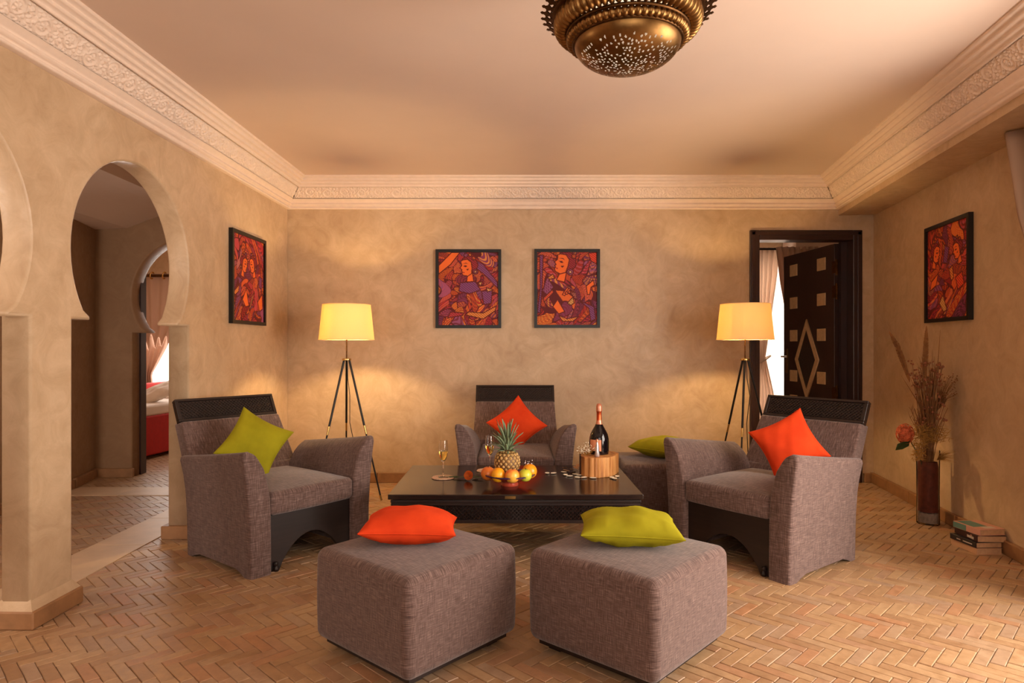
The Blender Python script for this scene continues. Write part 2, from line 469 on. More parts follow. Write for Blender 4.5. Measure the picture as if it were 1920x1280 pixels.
# wall behind the camera with a window, plus an opening added for the corridor fill
o = flat_shape('wall_front', [(-4.2, 0), (3.4, 0), (3.4, CEIL), (-4.2, CEIL)], [[(-1.0, .6), (1.7, .6), (1.7, 2.3), (-1.0, 2.3)], [(-3.4, .6), (-2.4, .6), (-2.4, 2.0), (-3.4, 2.0)]], .12, M['wall'])
o.location = (0, -1.72, 0); tag(o, kind='structure')
# ceiling
o = B().box(-2.12, 3.45, -1.8, ZB+.1, CEIL, CEIL+.1).build('ceiling', M['ceiling']); tag(o, kind='structure')
# bulkhead beam along the right wall
BMC = Vector((2.896, ZB))
nR = Vector((-dR.y, dR.x))      # points to the outside (+x)
wdt = .312*math.cos(math.atan(.167))
b = B()
p = [BMC, BMC+dR*7.7, BMC+dR*7.7+nR*(wdt+.03), BMC+nR*(wdt+.03)]
b.prism([(v.x, v.y) for v in p], 2, 2.365, CEIL)
o = b.build('trim_6', M['wall']); tag(o, kind='structure')

# ---------------- cornice
PROF = [(0, 2.415), (.026, 2.415), (.032, 2.419), (.034, 2.428), (.026, 2.432), (.024, 2.437), (.036, 2.441), (.046, 2.448), (.05, 2.458), (.042, 2.463), (.042, 2.468),
        (.05, 2.474), (.06, 2.486), (.073, 2.497)]
CARV = [(.073, 2.497), (.14, 2.583)]
PROF2 = [(.14, 2.583), (.146, 2.580), (.152, 2.587), (.146, 2.594), (.148, 2.600), (.168, 2.603), (.176, 2.610), (.170, 2.617), (.174, 2.622), (.196, 2.625), (.203, 2.633), (.197, 2.640), (.2, 2.645), (.222, 2.648), (.228, 2.656), (.226, CEIL+.001)]
def carve(u, v):
    """arabesque relief height for u along (m), v across 0..1"""
    P = .15
    t = (u/P) % 2.0
    s = np.where(t < 1, 1, -1)
    uc = (np.floor(u/P)+.5)*P
    W = .109
    y = (v-.5)*W*s
    x = u-uc
    r = np.hypot(x, y+.004); th = np.arctan2(y+.004, x)
    spiral = np.cos(th*1-r*260)                     # scroll
    petals = np.cos(6*th)*.5+.5
    flower = (r < .006+.015*petals)
    vine = np.abs(y-.026*np.cos(PI*x/P*2)) < .0045
    leaf = (np.cos(u*210+np.sin(v*15)*1.4)*np.cos(v*19+np.sin(u*90)) > .25)
    h = np.where(spiral > .35, .75, 0.)*(r < .046)*(r > .02)
    h = np.maximum(h, np.where(leaf & (r > .04), .8, 0))
    h = np.maximum(h, flower*1.0)
    h = np.maximum(h, vine*.9)
    edge = np.clip(np.minimum(v, 1-v)/.05, 0, 1)
    return h*edge
def cornice(name, p0, d, L, n, m0, m1):
    """p0 wall corner, d direction along wall, n inward normal; m0/m1: mitre shift (metres along d per metre of projection) at each end"""
    par = empty(name, (0, 0, 0), kind='structure')
    def strip(nm, prof, mat):
        V = np.zeros((2, len(prof), 3))
        for j, (pp, h) in enumerate(prof):
            for i, (s, mm) in enumerate(((0, m0), (L, m1))):
                q = p0+d*(s+mm*pp)+n*pp; V[i, j] = (q.x, q.y, h)
        ob = grid_mesh(nm, V, mat, par, smooth=False)
        return ob
    strip('lower_moulding', PROF, M['plaster']); strip('upper_moulding', PROF2, M['plaster'])
    na, nb = int(L/.0036), 30
    s = np.linspace(0, 1, na)[:, None]; v = np.linspace(0, 1, nb)[None, :]
    pp = CARV[0][0]+(CARV[1][0]-CARV[0][0])*v; hh = CARV[0][1]+(CARV[1][1]-CARV[0][1])*v
    al = (0+m0*pp)*(1-s)+(L+m1*pp)*s
    H = carve(al, v)
    nrm = (CARV[1][1]-CARV[0][1], CARV[1][0]-CARV[0][0]); ln = math.hypot(*nrm)
    dp, dh = nrm[0]/ln, -nrm[1]/ln
    off = (H-1)*.009
    pq = pp+off*dp; hq = hh+off*dh
    V = np.stack([p0.x+d.x*al+n.x*pq, p0.y+d.y*al+n.y*pq, hq+al*0], -1)
    ob = grid_mesh('carved_frieze', V, M['plaster'], par)
    return par
nLw = Vector((-dL.y, dL.x))       # inward (+x)
if nLw.x < 0: nLw = -nLw
nRi = -nR if nR.x > 0 else nR
# mitre: at corner projection shifts the end along the wall
cornice('trim_1', BLC, dL, 7.45, nLw, .977, 0)
cornice('trim_2', BLC, Vector((1, 0)), 2.896+1.987, Vector((0, -1)), .977, -1.181)
cornice('trim_3', BMC, dR, 7.5, nRi, 1.181, 0)

# ---------------- baseboards
def skirt(name, p0, d, s0, s1, n, t=.03, h=.085):
    b = B(); k = s0
    rr = random.Random(int(s0*100)+5)
    par = empty(name, kind='structure')
    while k < s1-.02:
        L = min(.32+.1*rr.random(), s1-k)
        b = B(); a = p0+d*(k+.001); e = p0+d*(k+L-.002)
        tt = t+rr.uniform(-.003, .003); hh = h+rr.uniform(-.005, .004)
        q = [a, e, e+n*tt, a+n*tt]
        b.prism([(v.x, v.y) for v in q], 2, 0, hh)
        b.build('stone', M['skirt'], par, bevel=.004, seg=1)
        k += L
    return par
skirt('baseboard_back', Vector((-1.987, ZB)), Vector((1, 0)), .0, 4.07, Vector((0, -1)))
skirt('baseboard_back', Vector((-1.987, ZB)), Vector((1, 0)), 5.1, 5.19, Vector((0, -1)))
skirt('baseboard_right', BRC, dR, .0, 2.7, nRi)
skirt('baseboard_left', BLC, dL, .03, ZB-4.107-.0, nLw)
def pillar_skirt(z0, z1):
    par = empty('baseboard_pillar', kind='structure')
    s0, s1 = ZB-z1, ZB-z0
    nn = nLw
    a = BLC+dL*(s0-.03)+nn*.034; b_ = BLC+dL*(s1+.03)+nn*.034
    c = BLC+dL*(s1+.03)-nn*(TH+.03); d_ = BLC+dL*(s0-.03)-nn*(TH+.03)
    mid = (a+b_)/2; mid2 = (c+d_)/2
    B().prism([(v.x, v.y) for v in (a, b_, c, d_)], 2, 0, .078).build('stone', M['skirt'], par, bevel=.006, seg=1)
    # flared plaster foot
    bb = B()
    lo = []; hi = []
    for (sx, sn) in ((s0, 1), (s1, 1), (s1, -1), (s0, -1)):
        es = -1 if sx == s0 else 1
        base = BLC+dL*(sx+es*.022)+nn*(.024 if sn > 0 else -(TH+.02))
        top = BLC+dL*(sx+es*(-.008))+nn*(-.006 if sn > 0 else -(TH-.006))
        lo.append(bb.bm.verts.new((base.x, base.y, .078))); hi.append(bb.bm.verts.new((top.x, top.y, .125)))
    for k in range(4): bb.bm.faces.new((lo[k], lo[(k+1) % 4], hi[(k+1) % 4], hi[k]))
    bb.build('plaster_foot', M['wall'], par)
pillar_skirt(2.80, 3.06); pillar_skirt(1.48, 1.74)
# end of the solid wall at the second arch
par = empty('baseboard_pier', kind='structure')
s1 = ZB-4.107
a = BLC+dL*(s1-.30)+nLw*.03; b_ = BLC+dL*(s1+.03)+nLw*.03; c = BLC+dL*(s1+.03)-nLw*(TH+.03); d_ = BLC+dL*(s1-.3)-nLw*(TH+.03)
B().prism([(v.x, v.y) for v in (a, b_, c, d_)], 2, 0, .083).build('stone', M['skirt'], par, bevel=.005, seg=1)

# ---------------- floor
fl = B().box(-7, 5, -1.9, 9.8, -.12, -.005).build('floor', M['mortar']); tag(fl, kind='structure')
BW, BL = .0485, .164
bricks = []
def in_view_floor(x, y): return -4.9 < x < 3.55 and .9 < y < 9.2
cs, sn = math.cos(R(-45)), math.sin(R(-45))
for i in range(-90, 90):
    for j in range(-50, 50):
        for kind in (0, 1):
            hx = i*BW+j*BL; hy = i*BW-j*BL
            if kind == 0: cx, cy, a = hx+BL/2, hy+BW/2, 0
            else: cx, cy, a = hx-BW/2, hy+BL/2, PI/2
            X = cx*cs-cy*sn; Y = cx*sn+cy*cs+2
            if in_view_floor(X, Y) and not (-2.47 < X < -2.28 and Y < 5.3) and not (-3.7 < X < -2.2 and 5.35 < Y < 5.54) \
               and not (X > 3.35+(Y-5.82)*.167 and Y < 5.8) and not (X > -2.0 and X < .9 and Y > 5.95) and not (X<-3.95 and Y<6.0):
                bricks.append((X, Y, a+R(-45)))
def brick_geo(L, W, rr):
    j = lambda: rr.uniform(-.0015, .0015)
    hx, hy = L/2-.0014, W/2-.0013; c = .0018
    tz = rr.uniform(-.0011, .0011); tx, ty = rr.uniform(-.012, .012), rr.uniform(-.008, .008)
    lo = [(-hx, -hy), (hx, -hy), (hx, hy), (-hx, hy)]
    lo = [(x+j(), y+j()) for x, y in lo]
    v = [(x, y, -.012) for x, y in lo]
    v += [(x, y, tz-.0022+tx*x+ty*y) for x, y in lo]
    v += [(x-c*(1 if x > 0 else -1), y-c*(1 if y > 0 else -1), tz+tx*x+ty*y) for x, y in lo]
    f = [(8, 9, 10, 11)]
    for k in range(4):
        f.append((k, (k+1) % 4, 4+(k+1) % 4, 4+k)); f.append((4+k, 4+(k+1) % 4, 8+(k+1) % 4, 8+k))
    return v, f
rb = random.Random(3)
def vis(b):
    X, Y, _ = b
    u = CX+X/Y*F; v = CY+HC/Y*F
    return 0 < u < 1920 and v < 1280
def occl(b):
    X, Y, _ = b
    return (abs(X+.38)+abs(Y-2.645) < .42) or (abs(X-.469)+abs(Y-2.625) < .42) or (X<-2.0 and X>-2.2 and 2.78<Y<3.08)
near = sorted([b for b in bricks if vis(b) and not occl(b)], key=lambda b: b[1])[:300]
nearset = set(near)
variants = []
for k in range(24):
    v, f = brick_geo(BL, BW, rb)
    me = bpy.data.meshes.new('brick'); me.from_pydata(v, [], f); me.materials.append(M['brick'])
    ca = me.color_attributes.new('tint', 'FLOAT_COLOR', 'POINT')
    for dd in ca.data: dd.color = (0, 0, 0, 1)
    variants.append(me)
for (X, Y, a) in near:
    o = bpy.data.objects.new('brick', variants[rb.randrange(24)]); C.objects.link(o); o.parent = fl
    o.location = (X, Y, 0); o.rotation_euler = (0, 0, a+(PI if rb.random() < .5 else 0)); o['tone'] = rb.random()
vs, fs, cols = [], [], []
for bk in bricks:
    if bk in nearset: continue
    X, Y, a = bk; v, f = brick_geo(BL, BW, rb); ca_, sa_ = math.cos(a), math.sin(a); n0 = len(vs); tone = rb.random()
    vs += [(X+x*ca_-y*sa_, Y+x*sa_+y*ca_, z) for x, y, z in v]; fs += [tuple(n0+k for k in q) for q in f]; cols += [tone]*12
me = bpy.data.meshes.new('brick_field'); me.from_pydata(vs, [], fs)
ca = me.color_attributes.new('tint', 'FLOAT_COLOR', 'POINT')
arr = np.ones((len(vs), 4), np.float32); arr[:, 0] = cols; ca.data.foreach_set('color', arr.reshape(-1))
o = link('brick_field', me, M['brick'], fl); tag(o, kind='stuff')
# pale threshold slabs
k = -1.0
while k < 5.25:
    L = min(.62, 5.27-k)
    B().box(-2.53+.023*0, -2.22, k+.002, k+L-.002, -.03, .0045).build('stone_slab', M['slab'], fl, bevel=.002, seg=1); k += L
for x0 in (-3.68, -3.18, -2.68):
    B().box(x0+.002, min(x0+.498, -2.2), 5.29, 5.60, -.03, .0045).build('stone_slab', M['slab'], fl, bevel=.002, seg=1)

# ---------------- corridor and the salon behind the arches
def wall_poly(name, pts, th, h, mat, side=1):
    b = B()
    P_ = [Vector(p) for p in pts]; off = []
    for i, p in enumerate(P_):
        t = (P_[min(i+1, len(P_)-1)]-P_[max(i-1, 0)]).normalized(); off.append(p+Vector((-t.y, t.x))*th*side)
    poly = [(p.x, p.y) for p in P_]+[(p.x, p.y) for p in off[::-1]]
    b.prism(poly, 2, 0, h); o = b.build(name, mat); tag(o, kind='structure'); return o
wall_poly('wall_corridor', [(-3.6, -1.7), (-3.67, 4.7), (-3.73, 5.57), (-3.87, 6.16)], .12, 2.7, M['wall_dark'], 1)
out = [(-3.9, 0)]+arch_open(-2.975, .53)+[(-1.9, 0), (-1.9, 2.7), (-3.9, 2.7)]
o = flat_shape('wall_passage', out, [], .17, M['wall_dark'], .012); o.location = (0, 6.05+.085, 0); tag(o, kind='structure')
# vaulted corridor ceiling
prof = [(-3.9, 2.28), (-3.55, 2.295)]+[(-3.55+.63*t, 2.295+.16*math.sin(t*PI/2)) for t in (.15, .3, .45, .6, .75, .9)]+[(-2.92, 2.458), (-2.915, 2.60), (-2.05, 2.62), (-2.05, 2.75), (-3.9, 2.75)]
o = B().prism(prof, 1, -1.7, 6.08).build('ceiling_corridor', M['ceiling']); tag(o, kind='structure')
skirt('baseboard_corridor', Vector((-3.67, 4.7)), Vector((-.06, .87)).normalized(), -1.5, .86, Vector((1, .07)).normalized(), .03, .08)
skirt('baseboard_corridor', Vector((-3.73, 5.57)), Vector((-.14, .58)).normalized(), 0, .52, Vector((.97, .24)), .03, .08)
skirt('baseboard_passage', Vector((-3.86, 6.05)), Vector((1, 0)), 0, .38, Vector((0, -1)), .03, .08)
o = B().box(-3.505, -3.49, 6.17, 6.26, 0, 2.2).build('trim_7', M['doorwood']); tag(o, kind='structure')
# salon shell
wall_poly('wall_salon_left', [(-6.2, 6.2), (-6.2, 9.5)], .12, 2.75, M['wall'], 1)
wall_poly('wall_salon_right', [(-1.9, 6.2), (-1.9, 9.5)], .12, 2.75, M['wall'], -1)
o = B().box(-6.3, -3.86, 6.16, 6.24, 0, 2.75).build('wall_salon_front', M['wall']); tag(o, kind='structure')
o = flat_shape('wall_salon_back', [(-6.3, 0), (-1.8, 0), (-1.8, 2.75), (-6.3, 2.75)], [[(-5.45, .45), (-3.2, .45), (-3.2, 2.0), (-5.45, 2.0)]], .14, M['wall'])
o.location = (0, 9.5, 0); tag(o, kind='structure')
o = B().box(-6.3, -1.8, 6.1, 9.6, 2.7, 2.8).build('ceiling_salon', M['ceiling']); tag(o, kind='structure')
def window(name, x0, x1, z0, z1, y, nx=2, mat='white_cloth', rz=0, loc=(0, 0, 0)):
    par = empty(name, loc, rz, kind='structure')
    b = B(); t = .05
    b.box(x0, x1, y-.03, y+.03, z0, z0+t).box(x0, x1, y-.03, y+.03, z1-t, z1)
    b.box(x0, x0+t, y-.03, y+.03, z0, z1).box(x1-t, x1, y-.03, y+.03, z0, z1)
    for k in range(1, nx):
        xm = x0+(x1-x0)*k/nx; b.box(xm-.02, xm+.02, y-.025, y+.025, z0, z1)
    b.build('window_frame', M[mat], par)
    for k in range(nx):
        a, c = x0+(x1-x0)*k/nx, x0+(x1-x0)*(k+1)/nx
        B().box(a+.02, c-.02, y-.003, y+.003, z0+.03, z1-.03).build('pane', M['thin'], par)
    return par
window('window_3', -5.45, -3.2, .45, 2.0, 9.5, 3)

window('added_corridor_window', -3.4, -2.4, .6, 2.0, -1.72, 2)  # added window, framing the opening made for the corridor fill light
window('window_5', -1.0, 1.7, .6, 2.3, -1.72, 3)
# ---------------- bedroom behind the door
o = B().box(.9, 1.02, 5.94, 8.7, 0, 2.75).build('wall_bedroom_left', M['wall']); tag(o, kind='structure')
o = B().box(4.9, 5.02, 5.94, 8.7, 0, 2.75).build('wall_bedroom_right', M['wall']); tag(o, kind='structure')
o = B().box(3.3, 5.02, 5.9, 5.99, 0, 2.75).build('wall_bedroom_front', M['wall']); tag(o, kind='structure')
o = flat_shape('wall_bedroom_back', [(.9, 0), (5.02, 0), (5.02, 2.75), (.9, 2.75)], [[(2.85, .04), (3.95, .04), (3.95, 2.3), (2.85, 2.3)]], .14, M['wall'])
o.location = (0, 8.68, 0); tag(o, kind='structure')
o = B().box(.9, 5.02, 5.9, 8.8, 2.7, 2.8).build('ceiling_bedroom', M['ceiling']); tag(o, kind='structure')
window('window_2', 2.85, 3.95, .04, 2.3, 8.68, 2)
o = B().box(3.55, 4.9, 8.2, 8.6, 2.42, 2.7).build('trim_8', M['ceiling']); tag(o, kind='structure')

# curtains: wavy sheets with per-height left/right limits
def curtain(name, mat, xl, xr, z0, z1, y, folds, amp, nz=40, nu=90, parent=None, gather=None, axis=None):
    V = np.zeros((nu, nz, 3))
    for j in range(nz):
        t = j/(nz-1); z = z1+(z0-z1)*t
        a, b_ = xl(z), xr(z)
        for i in range(nu):
            u = i/(nu-1)
            k = min(1, (b_-a)/(xr(z1)-xl(z1)+1e-6)); aa = amp*(1.0+.5*(1-k))
            V[i, j] = (a+(b_-a)*u, y+aa*math.sin(u*folds*2*PI+.6*math.sin(z*3+u*4))+.3*aa*math.sin(u*folds*5+1), z)
    ob = grid_mesh(name, V, mat, parent)
    md = ob.modifiers.new('thick', 'SOLIDIFY'); md.thickness = .003
    return ob
def interp(pts):
    pts = sorted(pts)
    zs = [p[0] for p in pts]; xs = [p[1] for p in pts]
    return lambda z: float(np.interp(z, zs, xs))
# bedroom drapes (at Y ~8.3 -> px scale 148/m)
def bx(px, Y=8.35): return (px-CX)/F*Y
r = empty('curtain', (0, 0, 0), label='white sheer curtain glowing with daylight behind the dark door', cat='curtain')
curtain('sheer_panel', M['sheer'], interp([(0, bx(1408)), (2.4, bx(1408))]), interp([(0, bx(1530)), (2.4, bx(1530))]), .02, 2.38, 8.42, 14, .022, parent=r)
r = empty('curtain', (0, 0, 0), label='beige drape tied back to the left inside the doorway', cat='curtain')
curtain('drape_panel', M['drape_light'], interp([(0, bx(1400)), (1.05, bx(1415)), (2.45, bx(1395))]), interp([(0, bx(1452)), (.6, bx(1446)), (1.08, bx(1430)), (1.5, bx(1440)), (2.1, bx(1452)), (2.45, bx(1456))]), .02, 2.45, 8.28, 6, .02, parent=r)
B().tube([(bx(1426)+.08*math.cos(a)+.02, 8.28+.05*math.sin(a), 1.04+.05*math.cos(a)) for a in [k*2*PI/20 for k in range(21)]], .009, 6).build('tieback', M['white_cloth'], r)
r = empty('curtain', (0, 0, 0), label='beige drape sweeping down behind the open dark door leaf', cat='curtain')
curtain('drape_panel', M['drape'], interp([(0, bx(1520)), (.9, bx(1486)), (1.1, bx(1478)), (1.5, bx(1466)), (2.0, bx(1454)), (2.45, bx(1447))]), interp([(0, bx(1580)), (1.1, bx(1530)), (2.45, bx(1522))]), .02, 2.45, 8.2, 7, .028, parent=r)
B().tube([(bx(1400), 8.25, 2.43), (bx(1600), 8.25, 2.43)], .014, 8).build('curtain_rod', M['black'], r)
# salon curtain (Y ~ 9.2)
def sx_(px, Y=9.15): return (px-CX)/F*Y
r = empty('curtain', (0, 0, 0), label='taupe curtain tied back beside the bright window seen through the arches', cat='curtain')
curtain('drape_panel', M['drape'], interp([(.3, sx_(262)), (.82, sx_(270)), (1.05, sx_(262)), (2.2, sx_(244))]),
        interp([(.3, sx_(292)), (.82, sx_(284)), (.98, sx_(296)), (1.2, sx_(312)), (1.5, sx_(326)), (1.9, sx_(336)), (2.2, sx_(340))]), .3, 2.22, 9.15, 4, .02, parent=r)
B().tube([(sx_(240), 9.12, 2.19), (sx_(480), 9.12, 2.19)], .018, 8).build('curtain_rod', M['brass_dark'], r)
b = B()
for pxx in (268, 288, 311, 331): B().tube([(sx_(pxx)+.03*math.cos(a)*.3, 9.11+.045*math.sin(a), 2.19+.045*math.cos(a)) for a in [k*2*PI/16 for k in range(17)]], .01, 6).build('eyelet', M['brass_bright'], r)
b.bm.free()
b = B(); b.tube([(sx_(272), 9.05, 1.0), (sx_(275), 9.02, .8)], [.02, .045], 10).tube([(sx_(275), 9.02, .8), (sx_(275), 9.02, .55)], [.045, .05], 10)
b.build('tassel', M['brass'], r)
# red sofa in the salon
sofa = empty('sofa', (-3.87, 6.95, 0), R(-7.5), label='red sofa with white cushions seen through the far arch', cat='sofa')
B().box(-.85, 0, -.6, 1.95, .04, .46).build('base', M['red'], sofa, bevel=.015)
rbx = rbox(.42, 1.26, .06, .03); o = rbx.build('seat_cushion', M['white_cloth'], sofa, smooth=True); o.location = (-.43, .675, .515)
B().box(-1.0, -.86, -.6, 1.95, .04, .74).build('backrest', M['red'], sofa, bevel=.03)
B().box(-.85, 0, 1.96, 2.12, .04, .66).build('armrest', M['red'], sofa, bevel=.03)
def pillow(name, a, bb, T, mat, pinch=.09, n=28, wrinkle=.006, seed=1, parent=None):
    rs = np.random.RandomState(seed)
    u = np.sin(np.linspace(-1, 1, n)*PI/2)
    U, Vv = np.meshgrid(u, u, indexing='ij')
    X = a*U*(1-pinch*(1-Vv**2)); Y = bb*Vv*(1-pinch*(1-U**2))
    e = np.clip((1-U**2)*(1-Vv**2), 0, 1)
    th = T*e**.42
    ph = rs.rand(8)*6.28
    wr = sum(np.sin(k*3.1*(U*math.cos(p_)+Vv*math.sin(p_))+p_) for k, p_ in zip((1, 2, 3, 4, 2, 3), ph))*wrinkle/2.5
    edge = np.exp(-((1-np.maximum(abs(U), abs(Vv)))/.25))
    wr2 = np.sin(26*U+ph[6])*np.exp(-((1+Vv)/.35))*wrinkle*.7+np.sin(22*Vv+ph[7])*np.exp(-((1-U)/.3))*wrinkle*.5
    top = np.stack([X, Y, th+(wr+wr2)*np.clip(e*6, 0, 1)], -1); bot = np.stack([X, Y, -th*.9+(wr-wr2)*np.clip(e*6, 0, 1)], -1)
    b = B()
    vt = [[b.bm.verts.new(top[i, j]) for j in range(n)] for i in range(n)]
    vb = [[vt[i][j] if i in (0, n-1) or j in (0, n-1) else b.bm.verts.new(bot[i, j]) for j in range(n)] for i in range(n)]
    for i in range(n-1):
        for j in range(n-1):
            b.bm.faces.new((vt[i][j], vt[i+1][j], vt[i+1][j+1], vt[i][j+1]))
            b.bm.faces.new((vb[i][j], vb[i][j+1], vb[i+1][j+1], vb[i+1][j]))
    o = b.build(name, mat, parent, smooth=180)
    me = o.data
    return o
def piped(o, a, bb, pinch, mat):
    """seam piping around the pillow edge"""
    pts = []
    for k in range(4):
        for t in np.linspace(-1, 1, 15)[:-1]:
            if k == 0: U, V_ = t, -1
            elif k == 1: U, V_ = 1, t
            elif k == 2: U, V_ = -t, 1
            else: U, V_ = -1, -t
            pts.append((a*U*(1-pinch*(1-V_**2)), bb*V_*(1-pinch*(1-U**2)), 0))
    pts.append(pts[0])
    B().tube(pts, .0032, 5, cap=False).build('seam', mat, o, smooth=True)
for (lx, ly, rr_, s) in ((-.3, .55, .3, 1), (-.42, 1.15, .1, 2)):
    o = pillow('cushion', .22, .22, .07, M['white_cloth'], seed=s)
    q = sofa.matrix_basis if False else Matrix.Translation(sofa.location) @ Matrix.Rotation(R(-7.5), 4, 'Z')
    p_ = q @ Vector((lx, ly, .66)); o.location = p_; o.rotation_euler = (R(18), R(-24), rr_)
    tag(o, 'white cushion on the red sofa, the one %s' % ('nearer to the arch' if s == 1 else 'farther back towards the window'), 'cushion', 'white cushions on the red sofa')

# ---------------- right french window and its curtain
wn = window('window_1', 2.75, 4.95, .0, 2.25, .07, 2, 'doorwood')
wn.location = (BRC.x, BRC.y, 0); wn.rotation_euler = (0, 0, math.atan2(dR.y, dR.x))
r = empty('curtain', (BRC.x+dR.x*0, BRC.y, 0), math.atan2(dR.y, dR.x), label='beige drape at the right edge hanging below the ceiling beam', cat='curtain')
curtain('drape_panel', M['drape_dark'], interp([(.02, 2.62), (1.1, 2.66), (1.5, 2.58), (1.9, 2.37), (2.36, 2.22)]), interp([(.02, 2.95), (1.1, 2.85), (2.36, 3.05)]), .02, 2.355, -.12, 5, .03, parent=r)

# ---------------- door
dr = empty('door_1', (0, ZB, 0), kind='structure')
b = B()
b.box(2.106, 2.19, -.025, .135, 0, 2.232).box(3.015, 3.098, -.025, .135, 0, 2.232).box(2.19, 3.015, -.025, .135, 2.145, 2.232)
b.build('door_frame', M['doorwood'], dr, bevel=.006, seg=2)
b = B(); b.box(2.12, 2.15, -.033, -.02, 0, 2.218).box(3.052, 3.084, -.033, -.02, 0, 2.218).box(2.12, 3.084, -.033, -.02, 2.188, 2.218); b.build('frame_bead', M['doorwood'], dr, bevel=.003)
b = B(); b.box(2.965, 3.015, .09, .135, 0, 2.145); b.build('door_stop', M['doorwood'], dr)
lf = empty('door_leaf', (2.965, .13, 0), R(95.5)); lf.parent = dr   # local +X runs from hinge to free edge
LF = .90
b = B().box(0, LF, 0, .045, .02, 2.135); b.build('leaf_board', M['doorwood'], lf, bevel=.003)
def unpix(u0, u1): return u0*LF, u1*LF
for (u0, u1) in ((.15, .30), (.70, .85)):
    for zt in (2.03, 1.70, 1.37, .965, .715, .40):
        B().box(u0*LF, u1*LF, .043, .053, zt-.115, zt).build('inlay_tile', M['inlay'], lf, bevel=.002, seg=1)
ucx, zc, hu, hz = .5*LF, 1.075, .235*LF, .395
dia = [(ucx-hu, zc), (ucx, zc+hz), (ucx+hu, zc), (ucx, zc-hz)]
inn = [(ucx-hu*.74, zc), (ucx, zc+hz*.74), (ucx+hu*.74, zc), (ucx, zc-hz*.74)]
o = flat_shape('diamond_frame', dia, [inn], .014, M['inlay']); o.parent = lf; o.location = (0, .05, 0)
o = flat_shape('diamond_carving', inn, [], .01, M['carved']); o.parent = lf; o.location = (0, .047, 0)
b = B(); b.box(LF-.08, LF-.045, .045, .052, .93, 1.18); b.tube([(LF-.062, .05, 1.1), (LF-.062, .10, 1.1), (LF-.062-.12, .105, 1.1)], .010, 8)
b.tube([(LF-.062, .0, 1.1), (LF-.062, -.06, 1.1), (LF-.062-.11, -.065, 1.1)], .009, 8)
b.build('handle', M['brass'], lf)
for hz_ in (1.92, 1.70, .78): B().tube([(-.012, .03, hz_-.07), (-.012, .03, hz_+.07)], .012, 10).box(-.03, .03, .044, .048, hz_-.055, hz_+.055).build('hinge', M['brass_dark'], lf)

# ---------------- paintings
def paint_img(seed, W_=190, H_=228):
    rs = np.random.RandomState(seed)
    u, v = np.meshgrid(np.linspace(0, 1, W_), np.linspace(0, 1.2, H_), indexing='ij')
    ax, ay = u.copy(), v.copy()
    for k in range(4):
        p_ = rs.rand(4)*6.28; fq = 2.2+1.7*k
        ax, ay = ax+.14/(k+1)*np.sin(fq*ay*2+p_[0])+.05*np.sin(fq*ax+p_[1]), ay+.14/(k+1)*np.cos(fq*ax*2+p_[2])+.05*np.sin(fq*ay+p_[3])
    n = 150
    P_ = np.stack([rs.rand(n)*1.6-.3, rs.rand(n)*1.8-.3], -1)
    d = np.hypot(ax[..., None]-P_[:, 0], (ay[..., None]-P_[:, 1])*(.8+.4*rs.rand(n)))
    o_ = np.sort(d, -1); cell = np.argmin(d, -1); edge = o_[..., 1]-o_[..., 0]
    pal = np.array([(.42, .03, .022), (.55, .04, .025), (.62, .07, .025), (.34, .04, .06), (.30, .08, .18), (.72, .12, .025), (.46, .03, .04), (.56, .05, .05), (.24, .04, .10), (.50, .07, .02)])
    ci = rs.randint(0, len(pal), n); base = pal[ci[cell]]
    ang = rs.rand(n)*3.14; fr = 110+rs.rand(n)*90; amp = rs.rand(n)
    st = np.sin((ax*np.cos(ang[cell])+ay*np.sin(ang[cell]))*fr[cell])
    dots = np.sin(ax*fr[cell]*1.1)*np.sin(ay*fr[cell]*1.1)
    pat = np.where(amp[cell] > .45, st, dots)
    ac = np.array([(.75, .18, .03), (.82, .30, .05), (.16, .012, .015), (.55, .10, .13), (.14, .02, .05)])[rs.randint(0, 5, n)][cell]
    msk = (pat > .15)[..., None]*.8
    col = base*(1-msk)+ac*msk
    hatch = (np.sin(o_[..., 0]*260) > .35)
    sel = rs.rand(n)[cell] > .35
    col = np.where((hatch & sel)[..., None], col*.42, col)
    col[edge < .012] = (.12, .012, .014)
    def poly(pts, c, line=(.12, .012, .01), lw=.008):
        pts = np.array(pts); ins = np.zeros(u.shape, bool); dm = np.full(u.shape, 9.)
        for i in range(len(pts)):
            x1, y1 = pts[i]; x2, y2 = pts[(i+1) % len(pts)]
            cnd = ((y1 > v) != (y2 > v)) & (u < (x2-x1)*(v-y1)/(y2-y1+1e-12)+x1); ins ^= cnd
            t = np.clip(((u-x1)*(x2-x1)+(v-y1)*(y2-y1))/((x2-x1)**2+(y2-y1)**2+1e-12), 0, 1)
            dm = np.minimum(dm, np.hypot(u-x1-t*(x2-x1), v-y1-t*(y2-y1)))
        cc = np.array(c, float)*np.ones(u.shape+(3,))
        if c[0] < .83 and line is not None: cc = np.where((np.sin((u*.8+v)*170) > .2)[..., None], cc*.45, cc)
        col[ins] = cc[ins]
        if line is not None: col[dm < lw] = line
    return col, poly, u, v
OR = (.86, .16, .028); ORL = (.80, .26, .06); DK = (.10, .01, .012); PU = (.26, .07, .20); CR = (.75, .38, .12)
